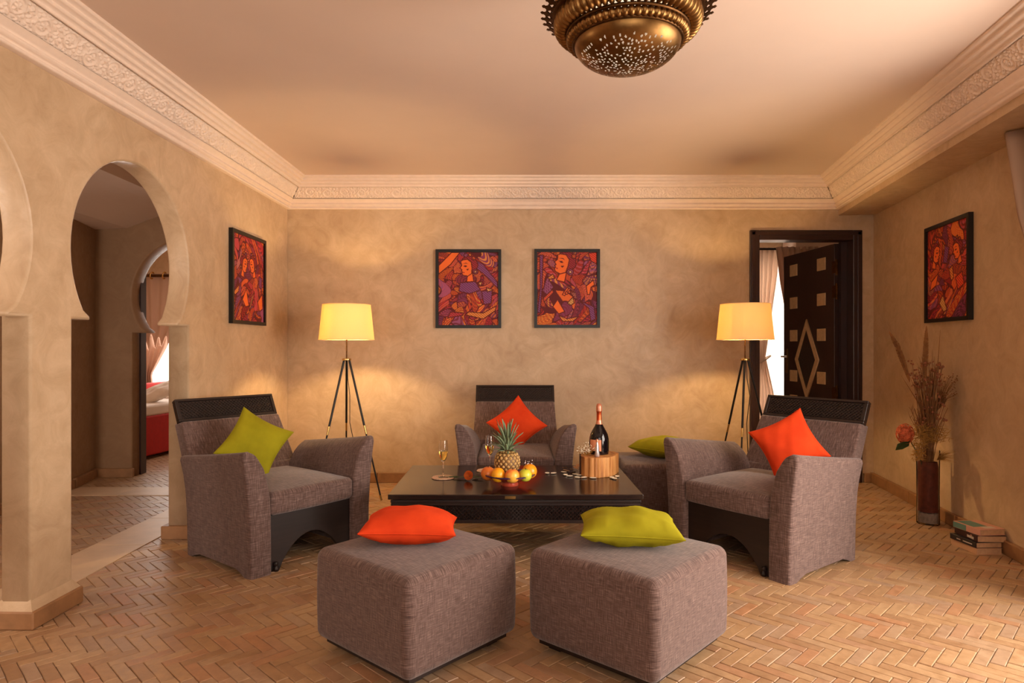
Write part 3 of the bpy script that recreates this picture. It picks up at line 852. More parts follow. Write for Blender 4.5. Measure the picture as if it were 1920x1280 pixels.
def picture(name, loc, rz, seed, fig, label, w_=.58, h_=.695):
    par = empty(name, loc, rz, label, 'picture', 'four framed red and orange pictures on the walls')
    b = B(); fw = .026; d = .03
    b.box(-w_/2, w_/2, -d, 0, -h_/2, -h_/2+fw).box(-w_/2, w_/2, -d, 0, h_/2-fw, h_/2)
    b.box(-w_/2, -w_/2+fw, -d, 0, -h_/2+fw, h_/2-fw).box(w_/2-fw, w_/2, -d, 0, -h_/2+fw, h_/2-fw)
    b.build('frame', M['black'], par)
    col, poly, u, v = paint_img(seed)
    fig(poly)
    iw, ih = w_-2*fw, h_-2*fw
    V = np.stack([(u-.5)*iw, np.full(u.shape, -.016), (v/1.2-.5)*ih], -1)
    grid_mesh('canvas', V, M['paint'], par, smooth=False, colors=col)
    return par
m, nt, p = new_mat('painted_canvas'); a_ = N(nt, 'ShaderNodeVertexColor'); a_.layer_name = 'paint'
nt.links.new(a_.outputs[0], p.inputs['Base Color']); p.inputs['Roughness'].default_value = .6; p.inputs['Specular IOR Level'].default_value = .25; M['paint'] = m
def face(poly, cx, cy, s, flip=1, tilt=0):
    prof = [(-.5, .55), (-.35, .66), (0, .72), (.3, .5), (.36, .1), (.35, -.35), (.05, -.55), (-.3, -.5), (-.42, -.35), (-.36, -.25), (-.46, -.18), (-.40, -.08), (-.56, .05), (-.42, .25)]
    ca_, sa_ = math.cos(tilt), math.sin(tilt)
    T = lambda q: [(cx+flip*s*(x*ca_-y*sa_), cy+s*(x*sa_+y*ca_)) for x, y in q]
    blob = [(.16+.62*math.cos(k*PI/10)*(1+.08*math.cos(k*2.3)), .34+.66*math.sin(k*PI/10)) for k in range(20)]
    poly(T(blob), (.34, .03, .04))
    for (qx, qy, qr, qc) in ((.62, -.22, .2, (.40, .12, .26)), (.62, -.22, .10, (.80, .45, .25)), (-.1, 1.02, .15, (.30, .08, .18)), (.5, .8, .14, (.60, .10, .03)), (.22, 1.05, .12, (.70, .2, .04))):
        poly(T([(qx+qr*math.cos(k*PI/6), qy+qr*math.sin(k*PI/6)) for k in range(12)]), qc)
    poly(T([(.02, -.45), (.4, -.3), (.5, -.95), (-.05, -1.0)]), OR)
    poly(T(prof), OR)
    poly(T([(-.32, .2), (-.12, .27), (.02, .18), (-.14, .12)]), DK, None); poly(T([(-.36, .36), (-.1, .46), (.06, .36), (-.1, .4)]), DK, None)
    poly(T([(-.42, -.27), (-.2, -.24), (-.22, -.34)]), (.4, .02, .02), None)
    poly(T([(-.1, -.06), (.12, .02), (.06, -.14)]), DK, None)
def fig1(P_):
    P_([(0, .98), (.22, 1.2), (.36, 1.2), (.2, 1.0), (0, .84)], OR)
    P_([(.5, 1.15), (.75, 1.0), (.98, .72), (1, .6), (.74, .86), (.56, .98)], PU)
    face(P_, .48, .93, .22)
    P_([(.36, .70), (.62, .72), (.70, .58), (.52, .52), (.34, .56)], PU)
    P_([(.72, .56), (.9, .58), (.88, .36), (.76, .34)], PU)
    P_([(.8, .62), (.92, .58), (.82, .55)], CR); P_([(.66, .70), (.74, .72), (.7, .64)], CR)
    P_([(.45, .17), (.75, .1), (.95, .24), (.97, .32), (.75, .2), (.5, .22)], ORL)
    P_([(.15, .12), (.4, .16), (.42, .2), (.2, .22)], (.5, .05, .06))
def fig2(P_):
    P_([(.04, 1.15), (.1, 1.15), (.08, .6), (.05, .2), (.0, .2), (.05, .6)], PU)
    P_([(.85, 1.18), (1, 1.2), (1, 1.0), (.9, 1.06)], (.8, .07, .03))
    face(P_, .42, .98, .26, 1, -.35)
    P_([(.17, .78), (.26, .84), (.3, .77), (.2, .75)], ORL)
    P_([(.82, .64), (.94, .74), (.96, .66), (.9, .62), (.88, .5), (.84, .5)], OR)
    P_([(.26, .3), (.34, .42), (.46, .22), (.36, .18)], OR)
    P_([(.1, .44), (.25, .58), (.28, .54), (.12, .38)], (.75, .10, .04)); P_([(.5, .36), (.6, .46), (.62, .36), (.56, .32)], CR)
    P_([(.7, .4), (.95, .3), (.98, .1), (.9, .06), (.86, .28)], PU); P_([(.36, .16), (.5, .1), (.7, .14), (.6, .06), (.42, .06)], ORL)
    for k in range(4): P_([(.42+.04*k, .5+.02*k), (.5+.03*k, .62-.02*k), (.53+.03*k, .6-.02*k), (.46+.04*k, .48+.02*k)], OR)
def fig3(P_):
    face(P_, .36, .78, .17, -1, .15); face(P_, .62, .80, .17, 1, .15)
    P_([(.3, .3), (.42, .46), (.5, .22), (.4, .2)], OR); P_([(.6, .36), (.68, .44), (.56, .2), (.5, .14)], CR)
    P_([(.8, .3), (.95, .42), (.97, .2), (.86, .16)], OR); P_([(.05, .4), (.2, .5), (.18, .4), (.06, .34)], ORL)
    P_([(.15, .62), (.3, .58), (.2, .5)], PU); P_([(.85, .68), (.95, .66), (.92, .5), (.84, .52)], PU)
def fig4(P_):
    face(P_, .22, .84, .18, -1, .1); face(P_, .74, .82, .17, 1, .2)
    P_([(.38, 1.0), (.46, .92), (.5, .8), (.42, .86)], ORL); P_([(.3, .2), (.4, .3), (.5, .1), (.42, .08)], CR)
    P_([(.7, .5), (.85, .56), (.9, .4), (.76, .34)], (.80, .08, .03)); P_([(.55, .62), (.63, .66), (.66, .5), (.6, .46)], ORL)
    P_([(.45, .95), (.55, .9), (.5, .7), (.4, .72)], PU); P_([(.1, .5), (.28, .6), (.22, .44), (.06, .38)], OR)
picture('picture', at(878.5, 541.5, 5.818), 0, 11, fig1, 'framed orange picture on the back wall nearer the left lamp')
picture('picture', at(1063, 541, 5.818), 0, 23, fig2, 'framed red picture on the back wall nearer the right lamp')
q = BLC+dL*(ZB-4.96)+nLw*.001
picture('picture', (q.x, q.y, 1.708), math.atan2(dL.y, dL.x)+PI, 5, fig3, 'framed red picture beside the arches on the left wall', .60, .68)
q = BRC+dR*((ZB-4.47)/abs(dR.y))+nRi*.001
picture('picture', (q.x, q.y, 1.715), math.atan2(dR.y, dR.x), 31, fig4, 'framed dark red picture hanging above the dried bouquet', .62, .685)

# ---------------- armchair
def lattice(parent, mat, x0, x1, z0, z1, y, step, t=.004, ori=None, nm='lattice'):
    """diagonal lattice of slats in the XZ plane at y, clipped to the rectangle; one mesh"""
    b = B()
    W_, H_ = x1-x0, z1-z0
    for sgn in (1, -1):
        k = -H_
        while k < W_+H_:
            # line x = x0+k+ sgn... param z
            if sgn == 1: pts = [(x0+k, z0), (x0+k+H_, z1)]
            else: pts = [(x0+k+H_, z0), (x0+k, z1)]
            (xa, za), (xb, zb) = pts
            def clip(xa, za, xb, zb):
                t0, t1 = 0, 1; dx = xb-xa
                if dx == 0: return None
                ta, tb = (x0-xa)/dx, (x1-xa)/dx
                if ta > tb: ta, tb = tb, ta
                t0, t1 = max(0, ta), min(1, tb)
                if t0 >= t1-.02: return None
                return (xa+dx*t0, za+(zb-za)*t0, xa+dx*t1, za+(zb-za)*t1)
            c = clip(xa, za, xb, zb)
            if c:
                dx, dz = c[2]-c[0], c[3]-c[1]; L = math.hypot(dx, dz); nx, nz = -dz/L*t/2, dx/L*t/2
                yy = y-(.001 if sgn == 1 else 0)
                b.prism([(c[0]+nx, c[1]+nz), (c[2]+nx, c[3]+nz), (c[2]-nx, c[3]-nz), (c[0]-nx, c[1]-nz)], 1, yy-.003, yy+.004)
            k += step
    return b.build(nm, mat, parent)
def make_chair(label):
    t = empty('armchair', (0, 0, 0), 0, label, 'armchair', 'mauve-brown armchairs around the table')
    # arms: cross-section in XZ, extruded along Y with a rounded front, arched lower edge on the side
    outer = [(.385, 0), (.387, .12), (.390, .25), (.398, .38), (.410, .50), (.423, .60), (.428, .632), (.424, .652), (.412, .660)]
    inner = [(.395, .660), (.372, .648), (.342, .618), (.314, .572), (.292, .515), (.278, .455), (.270, .39), (.266, .30), (.264, .15), (.264, 0)]
    poly = outer+inner
    for s in (-1, 1):
        b = B(); rings = []
        ys = [(-.372, .022), (-.380, .010), (-.376, .0045)]
        ys = [(-.352, 0, 0), ]
        # front rounding: shrink section towards the front
        secs = [(-.353, .016), (-.351, .008), (-.345, .003), (-.335, 0)]+[(-.335+.66*k/14, 0) for k in range(1, 15)]
        cxm, czm = .33, .33
        for (yy, sh) in secs:
            ring = []
            for (x, z) in poly:
                xx = x+(cxm-x)/abs(cxm-x+1e-9)*sh*.9 if abs(x-cxm) > .02 else x
                zz = z-sh if z > .5 else z
                zz -= max(0, (yy+.335)/.66)**.9*.085*max(0, min(1, (z-.40)/.24))
                lift = 0
                if z < .001:
                    tt = (yy+.335)/.66
                    if .10 < tt < .90: lift = .030*min(1, min(tt-.10, .90-tt)/.07)
                    zz = lift
                ring.append(b.bm.verts.new((s*xx, yy, zz)))
            rings.append(ring)
        n = len(poly)
        for a, c in zip(rings, rings[1:]):
            for k in range(n): b.bm.faces.new((a[k], a[(k+1) % n], c[(k+1) % n], c[k]))
        b.bm.faces.new(rings[0]); b.bm.faces.new(rings[-1][::-1])
        arm = b.build('armrest', M['fabric'], t, smooth=50)
    # backrest: leaning padded slab
    def bfn(p):
        zf = (p.z+.235)/.47           # 0 bottom, 1 top
        half = .350-.024*zf
        x = p.x/.33*half
        yf = .26+.262*zf
        bulge = .014*math.sin(PI*min(1, max(0, zf)))*(1-(p.x/.33)**2) if p.y < 0 else 0
        return Vector((x, yf+.05+p.y-bulge, .292+.445*zf-.012*p.y/.055))
    rbox(.33, .05, .235, .012, 8, 2, bfn).build('backrest', M['fabric'], t, smooth=True)
    # rear upholstery below the back
    b = B().prism([(.25, .02), (.330, .02), (.335, .30), (.42, .46), (.34, .46), (.25, .30)], 0, -.372, .372); b.build('rear_panel', M['fabric'], t, bevel=.01)
    # carved head board, same lean
    hb = empty('headboard', (0, .561, .738)); hb.parent = t; hb.rotation_euler = (-math.atan2(.067, .133), 0, 0)
    b = B(); hh = .148; hw = .329; fr = .016
    b.box(-hw, hw, -.018, .02, .0, fr).box(-hw, hw, -.018, .02, hh-fr, hh).box(-hw, -hw+fr*1.3, -.018, .02, fr, hh-fr).box(hw-fr*1.3, hw, -.018, .02, fr, hh-fr).box(-hw+fr, hw-fr, -.010, .018, fr, hh-fr)
    b.build('board', M['wood'], hb, bevel=.002, seg=1)
    lattice(hb, M['wood'], -hw+.03, hw-.03, fr+.006, hh-fr-.006, -.012, .022, .004)
    # seat
    def sfn(p):
        u, v_ = p.x/.275, p.y/.345
        crown = .028*(1-u*u)*(1-v_*v_) if p.z > 0 else 0
        return Vector((p.x, p.y-.012+(.012*(1-u*u) if p.y < 0 else 0)*-1, p.z+.365+crown))
    rbox(.272, .340, .062, .03, 8, 4, sfn).build('seat', M['fabric'], t, smooth=True)
    # dark wooden aprons with an arch
    arch = [(-.264, 0), (-.21, 0)]+[(-.20+.02*0+.20*(1-math.cos(k/10*PI/2))*1.0 if False else -.20+.20*(k/10), .165*math.sin((k/10)**.8*PI/2)) for k in range(0, 11)]
    arch += [(.20*(k/10), .165*math.sin((1-k/10)**.8*PI/2)) for k in range(1, 11)]+[(.21, 0), (.264, 0), (.264, .303), (-.264, .303)]
    for yy in (-.305, .30):
        o = flat_shape('apron', arch, [], .028, M['wood'], .003, t); o.location = (0, yy, 0)
    b = B(); b.box(-.264, -.245, -.29, .285, .06, .30).box(.245, .264, -.29, .285, .06, .30).box(-.245, .245, -.29, .285, .28, .30); b.build('seat_rail', M['wood'], t)
    for s in (-1, 1): B().tube([(s*.225, -.325, 0), (s*.225, -.325, .012), (s*.225, -.325, .03)], [.014, .018, .010], 8).ball((s*.228, -.328, .04), .013).build('foot_carving', M['wood'], t)
    return t
ch = make_chair('mauve-brown armchair on the left with a green cushion')
ch.location = (-1.38, 3.891, 0); ch.rotation_euler = (0, 0, R(51.8))
LCH = ch
c2 = copy_tree(ch); c2['label'] = 'mauve-brown armchair against the back wall between the lamps'
c2.location = (.026, 4.93, 0); c2.rotation_euler = (0, 0, 0)
c3 = copy_tree(ch); c3['label'] = 'mauve-brown armchair on the right in front of the door'
c3.location = (1.443, 3.811, 0); c3.rotation_euler = (0, 0, R(-53))

# ---------------- poufs
def make_pouf(label, hs=.289, h=.40):
    t = empty('pouf', (0, 0, 0), 0, label, 'pouf', 'square mauve-brown poufs')
    hz = (h-.040)/2
    def fn(p):
        u, v_ = p.x/hs, p.y/hs
        z = p.z
        if p.z > 0: z += .016*(1-u*u)*(1-v_*v_)
        bul = .006*(1-(p.z/hz)**2)
        return Vector((p.x*(1+bul*2), p.y*(1+bul*2), z+hz+.040))
    rbox(hs, hs, hz, .038, 8, 5, fn).build('upholstery', M['fabric'], t, smooth=180)
    b = B().box(-hs+.035, hs-.035, -hs+.035, hs-.035, .022, .06); b.build('base', M['wood'], t)
    for sx in (-1, 1):
        for sy in (-1, 1):
            cx, cy = sx*(hs-.09), sy*(hs-.09)
            B().box(cx-.03, cx+.03, cy-.03, cy+.03, 0, .03).build('foot', M['wood'], t, bevel=.003, seg=1)
    return t
p1 = make_pouf('square mauve-brown pouf in front, under the orange cushion')
p1.location = (-.382, 2.648, 0); p1.rotation_euler = (0, 0, R(48.5))
p2 = copy_tree(p1); p2['label'] = 'square mauve-brown pouf in front, under the bright green cushion'
p2.location = (.468, 2.628, 0); p2.rotation_euler = (0, 0, R(47.5))
p3 = copy_tree(p1); p3['label'] = 'shaded pouf behind, between coffee table and right armchair'
p3.location = (1.045, 4.72, 0); p3.rotation_euler = (0, 0, 0)

# ---------------- cushions
def cushion(mat, loc, rot, label, a=.2, bb=.2, T=.06, seed=1, pinch=.09, wr=.004):
    o = pillow('cushion', a, bb, T, mat, pinch, 30, wr, seed)
    piped(o, a, bb, pinch, mat)
    o.location = loc; o.rotation_euler = rot
    tag(o, label, 'cushion', 'orange and green velvet cushions'); return o
def stand_cushion(mat, px, py, Y, yaw, lean, spin, label, a=.2, seed=1, T=.06):
    """square cushion standing on a corner: face normal points to the viewer side given by yaw, leaning back"""
    o = cushion(mat, (0, 0, 0), (0, 0, 0), label, a, a, T, seed, .13, .003)
    Mx = Matrix.Rotation(yaw, 4, 'Z') @ Matrix.Rotation(R(90)-lean, 4, 'X') @ Matrix.Rotation(spin, 4, 'Z')
    o.matrix_world = Matrix.Translation(at(px, py, Y)) @ Mx
    return o
stand_cushion(M['green'], 478, 829, 3.93, R(30), R(26), R(57), 'olive green cushion standing on a corner in the left armchair', .165, 3)
stand_cushion(M['orange'], 969, 795, 5.12, R(0), R(24), R(42), 'orange cushion standing on a corner in the middle armchair', .168, 4)
stand_cushion(M['orange'], 1478, 832, 3.86, R(-28), R(26), R(31), 'orange cushion standing on a corner in the right armchair', .165, 5)
cushion(M['orange'], (-.418, 2.70, .466), (R(-3), R(2), R(4)), 'plump orange cushion lying on the front left pouf', .187, .17, .074, 7, .07, .0035)
cushion(M['green'], (.480, 2.685, .464), (R(-2), R(1), R(-6)), 'bright green cushion lying on the front right pouf', .197, .18, .074, 9, .07, .0045)
cushion(M['green'], (1.10, 4.72, .478), (0, 0, R(40)), 'olive green cushion on the pouf behind the coffee table', .185, .185, .078, 10, .07, .005)

# ---------------- coffee table
TX0, TX1, TY0, TY1 = -.673, .713, 3.552, 4.435
tb = empty('coffee_table', ((TX0+TX1)/2, (TY0+TY1)/2, 0), 0, 'low black lacquered coffee table with lattice apron in the centre', 'table')
hx, hy = (TX1-TX0)/2, (TY1-TY0)/2
B().box(-hx, hx, -hy, hy, .372, .40).build('tabletop', M['tabletop'], tb, bevel=.004, seg=2)
b = B().box(-hx+.012, hx-.012, -hy+.012, hy-.012, .352, .368).box(-hx+.03, hx-.03, -hy+.03, hy-.03, .366, .374); b.build('moulding', M['wood'], tb, bevel=.003)
b = B()
for s in (-1, 1):
    b.box(-hx+.02, hx-.02, s*(hy-.035)-.012, s*(hy-.035)+.012, .242, .352)
    b.box(s*(hx-.035)-.012, s*(hx-.035)+.012, -hy+.02, hy-.02, .242, .352)
b.build('apron', M['wood'], tb)
b = B().box(-hx+.015, hx-.015, -hy+.008, -hy+.024, .242, .258).box(-hx+.015, hx-.015, -hy+.008, -hy+.024, .338, .352).box(-hx+.015, -hx+.035, -hy+.008, -hy+.024, .258, .338).box(hx-.035, hx-.015, -hy+.008, -hy+.024, .258, .338)
b.build('apron_rail', M['wood'], tb, bevel=.002, seg=1)
lattice(tb, M['tabletop'], -hx+.035, hx-.035, .258, .338, -hy+.020, .021, .0045)
for sx in (-1, 1):
    for sy in (-1, 1):
        cx, cy = sx*(hx-.075), sy*(hy-.085)
        B().box(cx-.035, cx+.035, cy-.035, cy+.035, 0, .245).build('leg', M['wood'], tb, bevel=.004)
B().box(-.058, -.0, -hy-.003, -hy+.002, .377, .392).build('plaque', M['brass_bright'], tb)
TT = .40

# wood block with bottle
foot = [(.437, 4.16), (.43, 4.08), (.445, 4.025), (.49, 4.0), (.53, 3.995), (.545, 4.008), (.60, 4.03), (.64, 4.085), (.682, 4.19), (.66, 4.26), (.56, 4.29), (.47, 4.25)]
cxx = sum(p[0] for p in foot)/12; cyy = sum(p[1] for p in foot)/12
lg = empty('log_block', (cxx, cyy, TT), 0, 'split tree-log block on the coffee table under the dark bottle', 'log')
fp0 = [(x-cxx, y-cyy) for x, y in foot]; fp = []
for k_ in range(12):      # densify the outline with small split-wood irregularities
    (xa, ya), (xb, yb) = fp0[k_], fp0[(k_+1) % 12]
    for t_ in (0, .25, .5, .75):
        j_ = 0 if t_ == 0 else .0035*math.sin(17*k_+40*t_)
        dx_, dy_ = xb-xa, yb-ya; ln_ = math.hypot(dx_, dy_)
        fp.append((xa+dx_*t_+dy_/ln_*j_, ya+dy_*t_-dx_/ln_*j_))
b = B(); b.prism(fp, 2, 0, .122); b.build('wood', M['logside'], lg, bevel=.004)
b = B()
for k in (10, 11, 0):
    (xa, ya), (xb, yb) = fp0[k], fp0[(k+1) % 12]
    t = Vector((xb-xa, yb-ya)).normalized(); nn = Vector((t.y, -t.x))
    b.prism([(xa, ya), (xb, yb), (xb+nn.x*.01, yb+nn.y*.01), (xa+nn.x*.01, ya+nn.y*.01)], 2, 0, .12)
b.build('bark', M['bark'], lg)
bt = empty('champagne_bottle', (.553, 4.165, TT+.122), 0, 'dark champagne bottle with copper neck foil on the log block', 'bottle')
prof = [(0, 0), (.055, 0), (.060, .004), (.0615, .02), (.0625, .07), (.061, .10), (.055, .125), (.043, .15), (.028, .175), (.019, .195), (.0155, .21), (.0145, .24), (.0145, .26)]
B().lathe(prof, 40).build('glass_body', M['bottle'], bt, smooth=True)
B().lathe([(.0195, .196), (.0165, .21), (.0158, .245), (.0155, .262), (.018, .268), (.0185, .272)], 32).build('neck_foil', M['foil'], bt, smooth=True)
B().lathe([(.0225, .188), (.0198, .1955), (.0172, .208), (.0165, .213)], 32).build('collar_label', M['foil_top'], bt, smooth=True)
B().lathe([(.0188, .270), (.0192, .285), (.0185, .30), (.0155, .312), (.009, .318), (0, .319)], 32, rf=lambda r_, z, a: 1+.04*math.sin(a*8)).build('cork_cap', M['foil_top'], bt, smooth=True)
V = np.zeros((20, 6, 3))
for i in range(20):
    a = R(200)+R(75)*i/19
    for j in range(6):
        z = .025+.07*j/5; rr_ = np.interp(z, [.02, .07, .10], [.0618, .0628, .0613])+.0006; V[i, j] = (rr_*math.cos(a), rr_*math.sin(a), z)
grid_mesh('label', V, M['label'], bt)
sf = empty('figurine', (.527, 4.06, TT+.122), 0, 'small silver bottle-shaped ornament in front of the champagne bottle', 'ornament')
B().lathe([(0, 0), (.015, 0), (.017, .006), (.013, .03), (.012, .05), (.009, .07), (.006, .08), (.0055, .09)], 18, rf=lambda r_, z, a: 1+.06*math.sin(a*5+z*60)).build('body', M['silver'], sf, smooth=True)
B().lathe([(.0055, .088), (.009, .092), (.009, .102), (.005, .108), (0, .109)], 14).build('cap', M['foil_top'], sf, smooth=True)
def sprig(name, base, n, L, spread, label, cat, fl_mat, st_mat, up=(0, 0, 1), fr=.004, seed=2, lean=(0, 0, 0)):
    par = empty(name, base, 0, label, cat); rs = random.Random(seed)
    b, f = B(), B()
    for k in range(n):
        d = Vector((rs.uniform(-1, 1)*spread+lean[0], rs.uniform(-1, 1)*spread+lean[1], 1+lean[2])).normalized()
        l = L*rs.uniform(.5, 1); p0 = Vector((rs.uniform(-.01, .01), rs.uniform(-.01, .01), 0)); p1 = p0+d*l*.6+Vector((0, 0, -.1*l)); p2_ = p0+d*l
        b.tube([p0, p1, p2_], [.0009, .0007, .0005], 4)
        f.ball(p2_, fr*rs.uniform(.6, 1.2), u=6, v=4)
        for q in range(3):
            e = p1+Vector((rs.uniform(-1, 1), rs.uniform(-1, 1), rs.uniform(.2, 1.2)))*l*.3
            b.tube([p1, e], .0005, 3); f.ball(e, fr*rs.uniform(.5, 1), u=6, v=4)
    b.build('twigs', M[st_mat], par); tag(f.build('blossoms', M[fl_mat], par), kind='stuff')
    return par
sprig('flower_sprig', (.475, 4.10, TT+.124), 42, .085, 1.4, 'pale baby\'s breath sprig on the left end of the log block', 'flowers', 'petal_white', 'moss', fr=.0032, lean=(-.7, -.1, 0))
sprig('flower_sprig', (.10, 3.83, TT+.088), 7, .055, .8, 'tiny purple sprig between pineapple and fruit in the bowl', 'flowers', 'silver', 'dryflower', fr=.003, seed=5)
# petals
pet = [(1038, 888, 0), (1057, 886, 0), (1060, 891, 0), (1068, 893.5, 0), (1079, 890, 0), (1083, 896, 0), (1087, 892, 0), (1095, 896, 0), (1112, 897, 0), (1147, 896, 0), (1152, 898, 0), (1157, 894, 0), (1059, 880, 1), (1062, 885, 1), (1080, 880, 1), (1084, 876, 1), (1074, 883, 1), (1026, 888, 0)]
ORD = 'first second third fourth fifth sixth seventh eighth ninth tenth eleventh twelfth thirteenth'.split()
petord = {}
for brn in (0, 1):
    for i_, p_ in enumerate(sorted([p for p in pet if p[2] == brn])): petord[p_] = ORD[i_]
for k, (px, py, br) in enumerate(pet):
    q = onh(px, py, TT); b = B(); rs = random.Random(k); Lp = .024 if not br else .026
    V = np.zeros((7, 9, 3))
    for i in range(7):
        for j in range(9):
            u, v_ = (i/6-.5)*2, (j/8-.5)*2; ww = .6*math.sqrt(max(0, 1-v_*v_))
            V[i, j] = (u*ww*Lp, v_*Lp*.9, .0025+.006*(u*u*ww+.5*v_*v_)+(.012*(v_+1)*.5 if br else 0))
    o = grid_mesh('petal', V, M['petal_brown' if br else 'petal_white'])
    o.location = q; o.rotation_euler = (0, 0, rs.uniform(0, 6.28)); md = o.modifiers.new('thick', 'SOLIDIFY'); md.thickness = .0012; md.offset = 1
    tag(o, ('%s curled brown petal from the left, on the table before the log block' if br else '%s white petal from the left on the black table around the log block') % petord[(px, py, br)], 'petal', 'dried petals on the table' if br else 'white petals on the table')
# coasters and glasses
def make_glass(label):
    t = empty('champagne_flute', (0, 0, 0), 0, label, 'glass', 'champagne flutes on the table')
    prof = [(0, .0), (.030, .0), (.031, .0015), (.010, .004), (.0038, .009), (.0032, .03), (.0034, .082), (.006, .090), (.016, .104), (.0245, .122), (.0275, .145), (.0275, .17), (.026, .20), (.0245, .221), (.0238, .221), (.0252, .20), (.0266, .17), (.0266, .145), (.0236, .1225), (.015, .105), (.005, .095), (0, .0935)]
    B().lathe(prof, 32).build('glass', M['glass'], t, smooth=60)
    B().lathe([(0, .0942), (.005, .0955), (.0148, .1055), (.0234, .123), (.0264, .145), (.0264, .156), (0, .156)], 32).build('wine', M['champagne'], t, smooth=60)
    return t
def make_coaster(loc, label):
    t = empty('coaster', loc, 0, label, 'coaster', 'round coasters under the flutes')
    B().lathe([(0, 0), (.066, 0), (.070, .003), (.068, .006), (0, .006)], 40).build('disc', M['coaster'], t, smooth=True)
    b = B()
    for rr_, n in ((.064, 44), (.054, 36), (.043, 28)):
        for k in range(n): b.ball((rr_*math.cos(2*PI*k/n), rr_*math.sin(2*PI*k/n), .006), .0035, u=6, v=4)
    tag(b.build('beads', M['coaster'], t, smooth=True), kind='stuff')
q1 = onh(831, 896, TT); q2 = onh(914, 883, TT)
make_coaster(q1, 'round beaded coaster under the left champagne flute'); make_coaster(q2, 'round beaded coaster behind the fruit bowl, mostly hidden')
g1 = make_glass('champagne flute on the coaster at the left of the table'); g1.location = q1+Vector((0, 0, .0095))
g2 = copy_tree(g1); g2['label'] = 'champagne flute standing behind the fruit bowl by the pineapple'; g2.location = (at(918, 800, q2.y).x, q2.y, TT+.0095)
# rose
rs_ = empty('rose', onh(880, 900, TT), 0, 'orange rose lying between the left flute and the fruit bowl', 'flower')
b = B()
for lay, (n, rr_, hgt) in enumerate(((3, .009, .03), (4, .015, .029), (5, .021, .026), (6, .026, .021))):
    for k in range(n):
        a0 = 2*PI*k/n+lay*.7; vs_ = []
        for i in range(6):
            a = a0+(i/5-.5)*2*PI/n*1.25
            col_ = []
            for j in range(5):
                t = j/4; rr2 = rr_*(.35+.75*math.sin(t*PI*.55)); col_.append(b.bm.verts.new((rr2*math.cos(a), rr2*math.sin(a), hgt*t*(1-.18*abs(i/5-.5)*2))))
            vs_.append(col_)
        for i in range(5):
            for j in range(4): b.bm.faces.new((vs_[i][j], vs_[i+1][j], vs_[i+1][j+1], vs_[i][j+1]))
o = b.build('petals', M['rose_petal'], rs_, smooth=True); o.rotation_euler = (R(68), 0, R(-15)); o.location = (0, .0, .026)
B().tube([(0, .03, .02), (-.04, .045, .01), (-.19, .05, .007)], .003, 6).build('stem', M['dgreen'], rs_)
b = B()
for (x, y, a) in ((-.05, .04, .4), (.05, .03, -.3), (-.1, .06, .2), (.03, .06, .9)):
    c_, s_ = math.cos(a), math.sin(a); pts = [(-.03, 0), (-.01, .012), (.012, .011), (.035, 0), (.012, -.011), (-.01, -.012)]
    b.prism([(x+u*c_-v_*s_, y+u*s_+v_*c_) for u, v_ in pts], 2, .010, .012)
b.build('leaf', M['dgreen'], rs_)

# ---------------- fruit bowl
BX, BY = -.014, 3.80
bw = empty('fruit_bowl', (BX, BY, TT), 0, 'footed terracotta bowl with indigo rim holding the fruit', 'bowl')
B().lathe([(0, .0), (.050, .0), (.052, .006), (.046, .018), (.06, .024), (.10, .038), (.142, .060), (.146, .064), (.142, .066), (.098, .046), (.05, .032), (0, .030)], 56).build('body', M['bowl'], bw, smooth=True)
B().lathe([(.1405, .0605), (.148, .062), (.149, .067), (.143, .069), (.128, .0615)], 56).build('rim', M['bowlrim'], bw, smooth=True)
def fruit(name, px, py, Y, r, mat, label, sx=1, sz=1, dimple=.12, grp=None, rot=(0, 0, 0), stem=True):
    c = at(px, py, Y); t = empty(name, c, 0, label, name if name != 'mango' else 'mango', grp); t.rotation_euler = rot
    prof = []
    for k in range(25):
        a = -PI/2+PI*k/24; rr_ = r*math.cos(a); z = r*math.sin(a)*sz
        z -= (dimple*r*math.exp(-(rr_/(.28*r))**2))*(1 if a > 0 else -1)*1.0
        prof.append((max(0, rr_*sx) if 0 < k < 24 else 0, z))
    B().lathe(prof, 32).build('flesh', mat, t, smooth=180)
    if stem: B().tube([(0, 0, r*sz*(1-dimple)-.003), (.002, 0, r*sz+.004)], [.0022, .0016], 6).build('stalk', M['bark'], t)
    return t
fruit('peach', 915, 887.5, 3.785, .041, M['fr_peach'], 'red-orange peach at the left end of the fruit bowl', grp=None)
fruit('mango', 934, 890, 3.715, .039, M['fr_mango'], 'golden yellow-orange fruit second from left in the bowl', 1.0, 1.08, .03, None, (0, R(8), 0), False)
fruit('apple', 960.5, 892, 3.69, .041, M['fr_apple'], 'red and yellow apple at the front middle of the bowl')
fruit('apple', 985, 890.5, 3.72, .037, M['fr_green'], 'light green apple in the right front of the bowl')
fruit('orange', 993, 883, 3.81, .043, M['fr_orange'], 'orange behind the green apple at the right of the bowl', stem=False, dimple=.04)
pn = empty('pineapple', (at(951, 860, 3.85).x, 3.85, TT+.048), 0, 'pineapple with spiky green crown standing in the fruit bowl', 'pineapple')
PR, PH = .073, .150
prof = [(PR*math.sqrt(max(0, 1-abs((k/16-.5)*2)**2.6)) if 0 < k < 16 else 0, PH*k/16) for k in range(17)]
B().lathe(prof, 32).build('body', M['pine'], pn, smooth=True)
b = B(); n_r = 9
